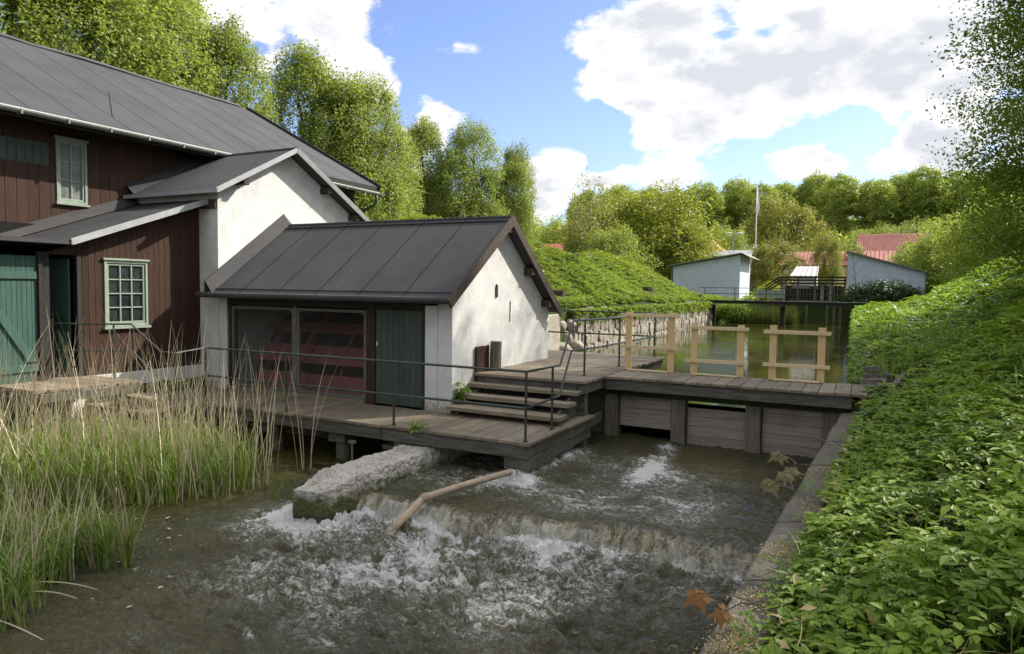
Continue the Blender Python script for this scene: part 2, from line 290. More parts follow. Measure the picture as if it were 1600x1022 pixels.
# ------------------------------------------------------------------ mesh helpers
ORG = {}
class MB:
    def __init__(s): s.v = []; s.f = []
    def add(s, vs, fs):
        o = len(s.v); s.v += [tuple(map(float, p)) for p in vs]; s.f += [[i+o for i in f] for f in fs]; return s
    def box(s, x0, x1, y0, y1, z0, z1):
        vs = [(x0, y0, z0), (x1, y0, z0), (x1, y1, z0), (x0, y1, z0), (x0, y0, z1), (x1, y0, z1), (x1, y1, z1), (x0, y1, z1)]
        return s.add(vs, [(0, 3, 2, 1), (4, 5, 6, 7), (0, 1, 5, 4), (1, 2, 6, 5), (2, 3, 7, 6), (3, 0, 4, 7)])
    def jbox(s, x0, x1, y0, y1, z0, z1, j=.004):
        vs = [(x0, y0, z0), (x1, y0, z0), (x1, y1, z0), (x0, y1, z0), (x0, y0, z1), (x1, y0, z1), (x1, y1, z1), (x0, y1, z1)]
        vs = [tuple(c+random.uniform(-j, j) for c in p) for p in vs]
        return s.add(vs, [(0, 3, 2, 1), (4, 5, 6, 7), (0, 1, 5, 4), (1, 2, 6, 5), (2, 3, 7, 6), (3, 0, 4, 7)])
    def prism(s, poly, vec):
        n = len(poly); p = [Vector(q) for q in poly]; vec = Vector(vec)
        nrm = Vector((0, 0, 0))
        for i in range(n): nrm += p[i].cross(p[(i+1) % n])
        if nrm.dot(vec) > 0: p = p[::-1]
        vs = p+[q+vec for q in p]
        return s.add(vs, [list(range(n)), [n+i for i in range(n)][::-1]]+[[i, n+i, n+(i+1) % n, (i+1) % n][::-1][::-1] for i in range(n)])
    def slab(s, a, b, c, d, t):
        a, b, c, d = map(Vector, (a, b, c, d)); n = (b-a).cross(d-a).normalized()
        if n.z < 0: n = -n
        return s.prism([a, b, c, d], -n*t)
    def beam(s, a, b, w, h, up=(0, 0, 1)):
        a, b = Vector(a), Vector(b); d = (b-a).normalized(); u = Vector(up); r = d.cross(u)
        if r.length < 1e-4: r = d.cross(Vector((1, 0, 0)))
        r.normalize(); u = r.cross(d).normalized(); r *= w/2; u *= h/2
        vs = [a-r-u, a+r-u, a+r+u, a-r+u, b-r-u, b+r-u, b+r+u, b-r+u]
        return s.add(vs, [(0, 1, 2, 3)[::-1], (4, 5, 6, 7), (0, 4, 5, 1)[::-1], (1, 5, 6, 2)[::-1], (2, 6, 7, 3)[::-1], (3, 7, 4, 0)[::-1]])
    def tube(s, pts, r, n=8, cap=True):
        pts = [Vector(p) for p in pts]; rs = r if isinstance(r, (list, tuple)) else [r]*len(pts); o = len(s.v); ref = None
        for i, p in enumerate(pts):
            t = (pts[min(i+1, len(pts)-1)]-pts[max(i-1, 0)]).normalized()
            if ref is None or abs(t.dot(ref)) > .95: ref = Vector((0, 0, 1)) if abs(t.z) < .9 else Vector((1, 0, 0))
            a = t.cross(ref).normalized(); b = t.cross(a)
            for k in range(n):
                q = 2*math.pi*k/n; s.v.append(tuple(p+a*rs[i]*math.cos(q)+b*rs[i]*math.sin(q)))
        for i in range(len(pts)-1):
            for k in range(n): s.f.append([o+i*n+k, o+i*n+(k+1) % n, o+(i+1)*n+(k+1) % n, o+(i+1)*n+k])
        if cap: s.f.append([o+k for k in range(n)][::-1]); s.f.append([o+(len(pts)-1)*n+k for k in range(n)])
        return s
    def ell(s, c, r, n=8, m=6, j=0, rnd=None):
        o = len(s.v); rnd = rnd or random
        for i in range(m+1):
            th = math.pi*i/m
            for k in range(n):
                ph = 2*math.pi*k/n; q = 1+rnd.uniform(-j, j)
                s.v.append((c[0]+r[0]*q*math.sin(th)*math.cos(ph), c[1]+r[1]*q*math.sin(th)*math.sin(ph), c[2]+r[2]*q*math.cos(th)))
        for i in range(m):
            for k in range(n): s.f.append([o+i*n+k, o+(i+1)*n+k, o+(i+1)*n+(k+1) % n, o+i*n+(k+1) % n])
        return s
    def build(s, name, mat, parent=None, smooth=False, bevel=0):
        org = ORG.get(parent.name, Vector((0, 0, 0))) if parent else Vector((0, 0, 0))
        me = bpy.data.meshes.new(name); me.from_pydata([(x-org.x, y-org.y, z-org.z) for x, y, z in s.v], [], s.f); me.update()
        me.materials.append(mat)
        if smooth: me.polygons.foreach_set('use_smooth', [True]*len(me.polygons))
        o = bpy.data.objects.new(name, me); COL.objects.link(o)
        if parent: o.parent = parent; ORG[o.name] = org
        if bevel:
            bv = o.modifiers.new('bevel', 'BEVEL'); bv.width = bevel; bv.segments = 1; bv.limit_method = 'ANGLE'
        return o
def tag(o, label=None, cat=None, group=None, kind=None):
    if label: o['label'] = label
    if cat: o['category'] = cat
    if group: o['group'] = group
    if kind: o['kind'] = kind
    return o
def thing(name, loc, label, cat, group=None):
    o = bpy.data.objects.new(name, None); COL.objects.link(o); o.location = loc; o.empty_display_size = .2
    ORG[o.name] = Vector(loc); return tag(o, label, cat, group)
def np_mesh(name, V, F, mat, parent=None, tint=None, smooth=False):
    """V (N,3), F (M,k) arrays -> object (vertices in world space)"""
    org = ORG.get(parent.name, Vector((0, 0, 0))) if parent else Vector((0, 0, 0))
    V = np.asarray(V, np.float64)-np.array(org); F = np.asarray(F); k = F.shape[1]
    me = bpy.data.meshes.new(name); me.vertices.add(len(V)); me.vertices.foreach_set('co', V.astype(np.float32).ravel())
    me.loops.add(F.size); me.loops.foreach_set('vertex_index', F.astype(np.int32).ravel())
    me.polygons.add(len(F)); me.polygons.foreach_set('loop_start', np.arange(0, F.size, k, dtype=np.int32))
    if smooth: me.polygons.foreach_set('use_smooth', np.ones(len(F), bool))
    me.update(calc_edges=True)
    if tint is not None:
        a = me.attributes.new('tint', 'FLOAT', 'POINT'); a.data.foreach_set('value', np.asarray(tint, np.float32))
    me.materials.append(mat)
    o = bpy.data.objects.new(name, me); COL.objects.link(o)
    if parent: o.parent = parent; ORG[o.name] = org
    return o
# gradient noise
_rng = np.random.RandomState(3); _perm = np.concatenate([_rng.permutation(256)]*3); _ang = _rng.rand(256)*2*np.pi; _gx, _gy = np.cos(_ang), np.sin(_ang)
def pnoise(x, y):
    xi = np.floor(x).astype(int); yi = np.floor(y).astype(int); xf = x-xi; yf = y-yi; xi &= 255; yi &= 255
    u = xf*xf*xf*(xf*(xf*6-15)+10); v = yf*yf*yf*(yf*(yf*6-15)+10)
    def g(a, b, dx, dy):
        h = _perm[_perm[a]+b]; return _gx[h]*dx+_gy[h]*dy
    n00 = g(xi, yi, xf, yf); n10 = g(xi+1, yi, xf-1, yf); n01 = g(xi, yi+1, xf, yf-1); n11 = g(xi+1, yi+1, xf-1, yf-1)
    return (n00*(1-u)+n10*u)*(1-v)+(n01*(1-u)+n11*u)*v
def fbm(x, y, o=4, g=.5):
    s = 0; a = 1; f = 1
    for i in range(o): s = s+a*pnoise(x*f+i*17.3, y*f+i*5.1); a *= g; f *= 2.03
    return s
def sstep(x, a, b):
    t = np.clip((x-a)/(b-a), 0, 1); return t*t*(3-2*t)

# ------------------------------------------------------------------ the ground
XR = lambda y: np.where(y < 12, -.68+.0523*(y-3.4)+.30, np.interp(y, [12, 13, 20, 48], [.08, .12, .0, -.35]))   # outer edge of the right wall
def height(x, y):
    x = np.asarray(x, float); y = np.asarray(y, float)
    far = 1.5+7.5*sstep(y, 75, 150)+np.where(y > 150, np.minimum(y-150, 300)*.055, 0)
    # right bank
    d = x-XR(y); flat = np.interp(y, [0, 13, 16, 24, 46], [.25, .35, 1.3, 2.2, 2.8])
    base = np.interp(y, [-5, 11, 13, 25, 42], [.25, .42, .58, .92, 1.33])
    sl = np.interp(y, [0, 15, 30, 46, 60, 75], [.50, .58, .68, .50, .12, .0])
    rb = base+np.clip(d-flat, 0, 9)*sl+.10*np.clip(d, 0, flat)+.05*fbm(x*.9, y*.9, 3)*sstep(d, 0, 1.0)
    rb = rb+(far-rb)*sstep(y, 58, 80)
    # left bank mound
    dl = -8.25-x; hum = 1+.10*np.sin(y*.33+1.0)+.07*np.sin(y*.71+2)
    mound = 1.42+2.25*sstep(dl, -.2, 5.0)*hum*sstep(y, 13, 19)*(1-sstep(y, 39, 47))+.5*np.exp(-((x+10.3)**2/3.0+(y-27.5)**2/10))+.35*np.exp(-((x+13)**2/4.0+(y-20)**2/9)); mound = mound-2.2*sstep(dl, 4.8, 9)*sstep(y, 13, 19)*(1-sstep(y, 39, 47))
    mound = mound+.07*fbm(x*1.1, y*1.1, 4); mound = mound+(far-mound)*sstep(y, 46, 75)
    left = np.where(y < 15.5, .2, mound)
    z = np.where(d > 0, rb, left)
    canal = ((d <= 0) & (x > -8.15) & (y < 48)) | ((x > -13.2) & (y < 7.2) & (d <= 0)) | ((d <= 0) & (x > -12) & (y < 15.5))
    z = np.where(canal, -1.35, z)
    z = np.where((y > 48) & (y < 58) & (x < 8), np.maximum(np.minimum(z, 1.5), 1.3), z)
    return z
def ground():
    e = .02
    xs = np.unique(np.concatenate([np.linspace(-600, -60, 14), np.linspace(-60, -20, 41), np.arange(-20, -8, .25), [-8.27, -8.13], np.arange(-8, -.8, .8), np.arange(-.75, 1.2, .04), np.arange(1.2, 12, .25), np.linspace(12, 60, 40), np.linspace(60, 600, 14)]))
    ys = np.unique(np.concatenate([np.linspace(-80, -6, 20), np.arange(-6, 15.4, .3), [15.48, 15.52], np.arange(15.6, 48, .35), [47.98, 48.02], np.arange(48.4, 80, .8), np.linspace(80, 200, 50), np.linspace(200, 1500, 20)]))
    X, Y = np.meshgrid(xs, ys); Z = height(X, Y); nx, ny = len(xs), len(ys)
    I = np.arange(nx*ny).reshape(ny, nx); F = np.stack([I[:-1, :-1], I[:-1, 1:], I[1:, 1:], I[1:, :-1]], -1).reshape(-1, 4)
    tag(np_mesh('ground', np.stack([X, Y, Z], -1).reshape(-1, 3), F, M_ground, smooth=True), kind='structure')
ground()
def hz(x, y): return float(height(np.array([x]), np.array([y]))[0])

# ------------------------------------------------------------------ water
def pond_mat():
    m, T, b, o = new_mat('still_water')
    n1 = T.noise(T.vec(o, (1, 2.2, 1)), 2.2, 4, .5); n2 = T.noise(T.vec(o, (1, 3, 1)), 9, 3, .5); n3 = T.noise(o, .25, 3, .5)
    T.l.new(T.mix(T.smooth(n3, .35, .65), (.030, .034, .008, 1), (.050, .050, .012, 1)), b.inputs['Base Color'])
    b.inputs['Roughness'].default_value = .035; b.inputs['IOR'].default_value = 1.33; b.inputs['Specular IOR Level'].default_value = .5
    patch = T.smooth(T.noise(T.vec(o, (.6, 1, 1)), .45, 3, .5), .5, .62)
    h = T.math('ADD', T.math('MULTIPLY', n1, .5), T.math('MULTIPLY', n2, T.math('ADD', .12, T.math('MULTIPLY', patch, .5))))
    bump(T, b, h, .10, .05); return m
M_pond = pond_mat()
mb = MB(); mb.add([(-8.14, 12.0, .15), (.3, 12.0, .15), (.3, 47.9, .15), (-8.14, 47.9, .15)], [(0, 1, 2, 3)]); mb.add([(-15, 14.1, .15), (-8.14, 14.1, .15), (-8.14, 15.55, .15), (-15, 15.55, .15)], [(0, 1, 2, 3)])
tag(mb.build('pond_water', M_pond), kind='structure')

def stream():
    xs = np.unique(np.concatenate([np.arange(-20, -9, .15), np.arange(-9, -.02, .028)])); ys = np.unique(np.concatenate([np.arange(-14, 1, .3), np.arange(1, 11.96, .028)]))
    X, Y = np.meshgrid(xs, ys)
    yc = 6.80+.11*(X+5.47)+.07*np.sin(X*1.9)+.035*np.sin(X*5.3+1)+.10*fbm(X*2.3, X*0+3, 3)
    onap = sstep(X, -5.75, -5.55)
    t = Y-yc
    step = sstep(t, -.19, .06)*onap
    Z = -.75+.22*step
    # hump of fast water after the gate and the apron flow
    wx = X+.35*fbm(X*.8+4, Y*.8, 3); wy = Y+.35*fbm(X*.8, Y*.8+9, 3)
    z1 = fbm(wx*1.1, wy*1.7, 3); z2 = 1-2.6*np.abs(fbm(wx*2.6, wy*4.2, 3)); z3 = .8-2.2*np.abs(fbm(wx*7, wy*11, 3, .6)); z4 = fbm(X*22+3, Y*5, 3, .6); z2 = z2-z2.mean(); z3 = z3-z3.mean()
    down = 1-step
    rough = np.exp(-np.clip(-t, 0, 9)/1.5)*(t < 0)*sstep(X, -7.2, -5.0)*(1-.35*sstep(X, -2.8, -1.4)-.35*sstep(X, -2.4, -.9)*sstep(-t, .2, .6))
    side = np.exp(-((X+5.9)**2/.9+(Y-6.15)**2/.35))
    mid = .42*np.exp(-(((X+3.4)/2.0)**2+((Y-5.6)/.75)**2))+.36*np.exp(-(((X+4.9)/.7)**2+((Y-5.1)/1.1)**2))
    calm = sstep(X, -9.5, -6.5)
    amp = (.010+.032*calm+.085*np.clip(rough+mid, 0, 1))*down+.030*step
    Z = Z+amp*(z1*1.3+z2*.85+z3*.42)
    Z = Z+(.012*z4)*(np.exp(-(t/.22)**2))*onap
    Z = Z+.03*np.exp(-((t+.34)/.12)**2)*onap*(1+z2)
    # jet under the raised gate: smooth tongue, then standing waves either side
    jet = np.exp(-((X+3.45)/.5)**2)*sstep(Y, 10.2, 11.4); Z = Z+jet*.05
    e1 = np.exp(-((X+2.85-.25*(11.6-Y)*.3)/.20)**2)*sstep(Y, 8.6, 9.5)*(1-sstep(Y, 11.3, 11.8))
    e2 = np.exp(-((X+4.12+.03*(11-Y))/.18)**2)*sstep(Y, 7.8, 8.4)*(1-sstep(Y, 9.9, 10.8))
    spl = np.exp(-((X+4.2)**2/.10+(Y-8.3)**2/.20))
    Z = Z+.06*(e1*.6+e2+spl)*(z3+.3)+.05*spl
    apron = step*(1-jet*.9)
    foam = 1.05*rough*np.exp(-np.clip(-t, 0, 9)/1.8)+.75*side*(1-step)+.62*mid*down+.34*apron*sstep(Y, 6.8, 8)*(1-.65*sstep(X, -2.2, -1.0))*(1-sstep(Y, 9.8, 11.2))
    foam = foam+.5*e1+.8*e2*step+1.1*spl+.14*np.exp(-(((X+4.2)/2.4)**2+((Y-3.9)/1.6)**2))+.02*calm
    foam = foam-.25*np.exp(-((t-.05)/.12)**2)*onap+.30*np.exp(-((t+.24)/.08)**2)*onap*(1-.6*sstep(X, -2.6, -1.2))
    foam = foam*(1-.35*sstep(X, -1.9, -.8)*(t < -.7))
    foam = foam*(.80+1.1*(fbm(wx*.9+9, wy*1.2, 3)+.15))+(foam > .08)*np.clip(foam*2, 0, 1)*(.16*z2+.13*z3)
    foam = foam*(1-.55*sstep(-X, 6.2, 7.5))
    curtain = np.exp(-((t+.06)/.13)**2)*onap
    nx, ny = len(xs), len(ys); I = np.arange(nx*ny).reshape(ny, nx); F = np.stack([I[:-1, :-1], I[:-1, 1:], I[1:, 1:], I[1:, :-1]], -1).reshape(-1, 4)
    m, T, b, o = new_mat('rushing_water')
    cu = T.add('ShaderNodeAttribute', attribute_name='curtain').outputs['Fac']
    at = T.add('ShaderNodeAttribute', attribute_name='tint'); fo = at.outputs['Fac']
    dst = T.noise(o, 3, 4, .6, out=1); wv = T.add('ShaderNodeVectorMath', operation='MULTIPLY_ADD'); T.l.new(dst, wv.inputs[0]); wv.inputs[1].default_value = (.35, .35, 0); T.l.new(o, wv.inputs[2])
    v = wv.outputs[0]
    vo = T.add('ShaderNodeTexVoronoi', feature='DISTANCE_TO_EDGE'); T.l.new(T.vec(v, (1, 1.5, 1)), vo.inputs['Vector']); vo.inputs['Scale'].default_value = 6.5
    lace = T.smooth(vo.outputs[0], .22, .0)
    nA = T.noise(v, 4.5, 7, .68); nB = T.noise(v, 22, 6, .7); nC = T.noise(T.vec(v, (1, 1.8, 1)), 60, 4, .6)
    va = T.vec(v, (.62, 1.5, 1), rot=(0, 0, R(-14))); vb = T.vec(v, (.8, 1.5, 1), rot=(0, 0, R(10))); nR = T.noise(va, 3.1, 6, .6); nS = T.noise(vb, 7.5, 5, .62)
    ridge = lambda n, k: T.math('SUBTRACT', 1.0, T.math('MULTIPLY', T.math('ABSOLUTE', T.math('SUBTRACT', n, .5)), k), clamp=True)
    lines = T.math('MAXIMUM', T.smooth(ridge(nR, 15), .1, .95), T.math('MULTIPLY', T.smooth(ridge(nS, 13), .2, 1), .8))
    lines = T.math('MULTIPLY', lines, T.smooth(nB, .40, .60))
    lace2 = T.math('MULTIPLY', lines, T.smooth(fo, .10, .60))
    q = T.math('ADD', fo, T.math('ADD', T.math('MULTIPLY', T.math('SUBTRACT', T.noise(va, 4.2, 6, .62), .5), 2.6), T.math('MULTIPLY', T.math('SUBTRACT', nB, .5), 1.2)))
    dense = T.math('MULTIPLY', T.smooth(q, .50, 1.0), T.smooth(nC, .30, .60, .7, 1.0))
    fm = T.math('MAXIMUM', dense, T.math('MULTIPLY', lace2, .85))
    fm = T.math('MULTIPLY', fm, .92)
    murk = T.mix(T.smooth(T.noise(o, .5, 3, .5), .35, .65), (.048, .046, .012, 1), (.084, .072, .022, 1))
    murk = T.mix(T.math('MULTIPLY', T.math('MINIMUM', fo, 1.0, clamp=True), .55), murk, (.20, .19, .12, 1))
    strk = T.noise(T.vec(v, (9, 1.6, 1)), 2.4, 7, .7)
    murk = T.mix(T.math('MULTIPLY', cu, .85), murk, T.mix(T.smooth(strk, .40, .62), (.075, .055, .014, 1), (.50, .46, .30, 1)))
    fm = T.math('MULTIPLY', fm, T.math('SUBTRACT', 1.0, T.math('MULTIPLY', cu, .72)))
    T.l.new(T.mix(fm, murk, (.90, .90, .87, 1)), b.inputs['Base Color'])
    T.l.new(T.math('ADD', .045, T.math('MULTIPLY', fm, .5)), b.inputs['Roughness']); b.inputs['IOR'].default_value = 1.5
    hh = T.math('ADD', T.math('MULTIPLY', T.noise(T.vec(v, (1, 1.7, 1)), 7, 4, .6), .8), T.math('MULTIPLY', nB, .55)); hh = T.math('ADD', hh, T.math('MULTIPLY', nC, .22))
    sp = T.add('ShaderNodeSeparateXYZ'); T.l.new(o, sp.inputs[0]); cal = T.smooth(sp.outputs[0], -9.0, -5.8, .15, .85)
    bn = T.add('ShaderNodeBump'); T.l.new(hh, bn.inputs['Height']); T.l.new(cal, bn.inputs['Strength']); bn.inputs['Distance'].default_value = .13
    T.l.new(bn.outputs[0], b.inputs['Normal'])
    ob = np_mesh('stream_water', np.stack([X, Y, Z], -1).reshape(-1, 3), F, m, tint=np.clip(foam, 0, 1.4).ravel(), smooth=True); tag(ob, kind='structure')
    at = ob.data.attributes.new('curtain', 'FLOAT', 'POINT'); at.data.foreach_set('value', curtain.ravel().astype(np.float32))
stream()

# ------------------------------------------------------------------ buildings
def boards(mb, P, u0, u1, zlo, zhi, bw, holes=(), t=.025, gap=.004, jit=.006):
    """vertical boards; P(u, z, depth) -> point; zlo/zhi functions of u; holes (u0,u1,z0,z1)"""
    n = max(1, round((u1-u0)/bw)); ed = [u0+(u1-u0)*i/n for i in range(n+1)]
    for i in range(n):
        a, b = ed[i]+gap/2, ed[i+1]-gap/2; dp = random.uniform(0, jit)
        cuts = sorted({a, b}|{h for q in holes for h in q[:2] if a < h < b})
        for c, d in zip(cuts, cuts[1:]):
            m = (c+d)/2; segs = [(None, None)]
            for q in holes:
                if q[0] < m < q[1]: segs = [(None, q[2]), (q[3], None)]
            for lo, hi in segs:
                l1, l2 = (zlo(c), zlo(d)) if lo is None else (lo, lo); h1, h2 = (zhi(c), zhi(d)) if hi is None else (hi, hi)
                if h1-l1 < .01 or h2-l2 < .01: continue
                vs = [P(c, l1, 0), P(d, l2, 0), P(d, h2, 0), P(c, h1, 0), P(c, l1, t+dp), P(d, l2, t+dp), P(d, h2, t+dp), P(c, h1, t+dp)]
                mb.add(vs, [(0, 3, 2, 1), (4, 5, 6, 7), (0, 1, 5, 4), (1, 2, 6, 5), (2, 3, 7, 6), (3, 0, 4, 7)])
def rect(mb, P, u0, u1, z0, z1, d0, d1):
    vs = [P(u0, z0, d0), P(u1, z0, d0), P(u1, z1, d0), P(u0, z1, d0), P(u0, z0, d1), P(u1, z0, d1), P(u1, z1, d1), P(u0, z1, d1)]
    mb.add(vs, [(0, 3, 2, 1), (4, 5, 6, 7), (0, 1, 5, 4), (1, 2, 6, 5), (2, 3, 7, 6), (3, 0, 4, 7)])
def window(parent, P, u0, u1, z0, z1, cols, rows, mat=None, glass=None, sill=True, label=None):
    mat = mat or M_frame; f = MB(); w = .045
    rect(f, P, u0, u0+w, z0, z1, -.02, .05); rect(f, P, u1-w, u1, z0, z1, -.02, .05); rect(f, P, u0+w, u1-w, z1-w, z1, -.02, .048); rect(f, P, u0+w, u1-w, z0, z0+w, -.02, .048)
    wi = .04; a0, a1, b0, b1 = u0+w+.004, u1-w-.004, z0+w+.004, z1-w-.004
    rect(f, P, a0, a0+wi, b0, b1, -.02, .03); rect(f, P, a1-wi, a1, b0, b1, -.02, .03); rect(f, P, a0+wi, a1-wi, b1-wi, b1, -.02, .028); rect(f, P, a0+wi, a1-wi, b0, b0+wi, -.02, .028)
    a0 += wi; a1 -= wi; b0 += wi; b1 -= wi
    for i in range(1, cols): c = a0+(a1-a0)*i/cols; rect(f, P, c-.013, c+.013, b0, b1, -.015, .025)
    for i in range(1, rows): c = b0+(b1-b0)*i/rows; rect(f, P, a0, a1, c-.011, c+.011, -.015, .021)
    o = f.build('window', mat, parent, bevel=.003)
    if label: o['label'] = label
    g = MB(); rect(g, P, a0-.01, a1+.01, b0-.01, b1+.01, -.012, -.004); g.build('pane', glass or M_glass, o)
    s = MB()
    if sill:
        rect(s, P, u0-.03, u1+.03, z0-.045, z0-.003, 0, .09); s.build('sill', mat, o, bevel=.003)
        s = MB(); rect(s, P, u0-.03, u1+.03, z1+.003, z1+.04, 0, .075); s.build('drip_board', mat, o, bevel=.003)
    return o
def seams(mb, a, b, c, d, n, w=.05, t=.0035, skip=()):
    """raised overlaps up a roof slope: eave a->b, ridge d->c"""
    a, b, c, d = map(Vector, (a, b, c, d)); nn = (b-a).cross(d-a).normalized()
    if nn.z < 0: nn = -nn
    e = (b-a).normalized()*w/2
    for i in range(1, n):
        if i in skip: continue
        p = a.lerp(b, i/n)+nn*.002; q = d.lerp(c, i/n)+nn*.002
        mb.prism([p-e, p+e, q+e, q-e], nn*t)

# --- main timber mill
XM = -14.27
def main_mill():
    t = thing('mill_building', (XM, 10, 0), 'long brown timber mill with a big dark felt roof, windows high on its wall', 'mill')
    P = lambda u, z, d: (XM+d, u, z)
    holes = [(8.12, 8.72, 3.67, 4.92), (6.2, 8.0, 4.35, 4.78), (5.0, 5.6, 3.67, 4.92)]
    b = MB(); boards(b, P, 0, 17.0, lambda u: 2.3, lambda u: 5.35, .20, holes); b.build('wall', M_brown, t, bevel=.003)
    c = MB(); c.box(-24.6, XM-.03, 0, 17.0, .15, 5.3); c.build('core_wall', M_black, t)
    b = MB(); P2 = lambda u, z, d: (u, 17.0+d, z)
    zt = lambda u: 5.3+max(0, min((XM-u), (u+24.6)))*.53
    boards(b, P2, -24.6, XM, lambda u: 1.0, zt, .2); b.build('gable_wall', M_brown, t)
    b = MB(); b.prism([(-24.58, 16.9, 5.2), (XM-.02, 16.9, 5.2), (-19.4, 16.9, 8.0)], (0, .08, 0)); b.build('gable_core', M_black, t)
    ye, yn = 17.42, -1.5; a = (-13.62, yn, 5.17); bb = (-13.62, ye, 5.17); cc = (-19.35, ye, 8.17); dd = (-19.35, yn, 8.17)
    rf = MB(); rf.slab(a, bb, cc, dd, .10); rf.slab((-25.1, yn, 5.17), (-25.1, ye, 5.17), cc, dd, .10)
    seams(rf, a, bb, cc, dd, 19); seams(rf, (-14.55, 9.0, 5.657), (-14.55, 10.0, 5.657), (-16.5, 11.2, 6.678), (-16.5, 10.2, 6.678), 2, .03, .02)
    # ragged felt along the ridge
    rf.tube([(-19.35, yn+i*.6, 8.17+random.uniform(-.012, .03)) for i in range(32)], .07, 6)
    roof = rf.build('roof', M_felt, t)
    v = MB(); v.beam((-13.58, ye+.02, 5.13), (-19.35, ye+.02, 8.15), .05, .2); v.build('bargeboard', M_dark, t)
    e = MB(); e.beam((-13.64, yn, 5.10), (-13.64, ye-.05, 5.10), .03, .12); e.build('fascia', M_dark, t)
    for k, (y0, y1, z0, z1) in enumerate([(yn, 12.3, 5.16, 5.16), (12.9, ye, 5.02, 4.96)]):
        g = MB(); n = 8
        prof = [(.0+.075*math.cos(math.pi*(1+i/n)), .075*math.sin(math.pi*(1+i/n))) for i in range(n+1)]; x = -13.53
        pr = prof+[(q[0]*.86, q[1]*.86+.002) for q in prof[::-1]]
        g.prism([(x+q[0], y0, z0+q[1]) for q in pr], (0, y1-y0, z1-z0))
        yy = y0+.4
        while yy < y1: g.box(x-.082, x+.082, yy, yy+.03, z0-.085+(z1-z0)*(yy-y0)/(y1-y0), z0+.004+(z1-z0)*(yy-y0)/(y1-y0)); yy += .82
        g.build('gutter', M_gutter, t)
        ed = MB(); ed.beam((-13.60, y0, z0+.03), (-13.60, y1, z1+.03), .03, .035); ed.build('eave_flashing', M_zinc, t)
    d = MB(); d.tube([(-13.53, 17.2, 4.9), (-13.53, 17.2, 4.72), (-13.62, 17.2, 4.6), (-14.1, 17.2, 4.42), (-14.2, 17.2, 4.3), (-14.2, 17.2, 1.0)], .045, 8); d.build('downpipe', M_downpipe, t, smooth=True)
    window(t, P, 8.12, 8.72, 3.67, 4.92, 2, 3, glass=M_glass2, label='tall sash window half in the shadow of the eaves')
    window(t, P, 5.0, 5.6, 3.67, 4.92, 2, 3, glass=M_glass2)
    # the long louvred light
    o = MB(); P3 = P; rect(o, P, 6.2, 8.0, 4.35, 4.78, -.02, .02)
    for i in range(12): rect(o, P, 6.22+i*.15, 6.33+i*.15, 4.38, 4.75, .022, .032)
    o.build('shutter', M_darkshutter, t)
main_mill()

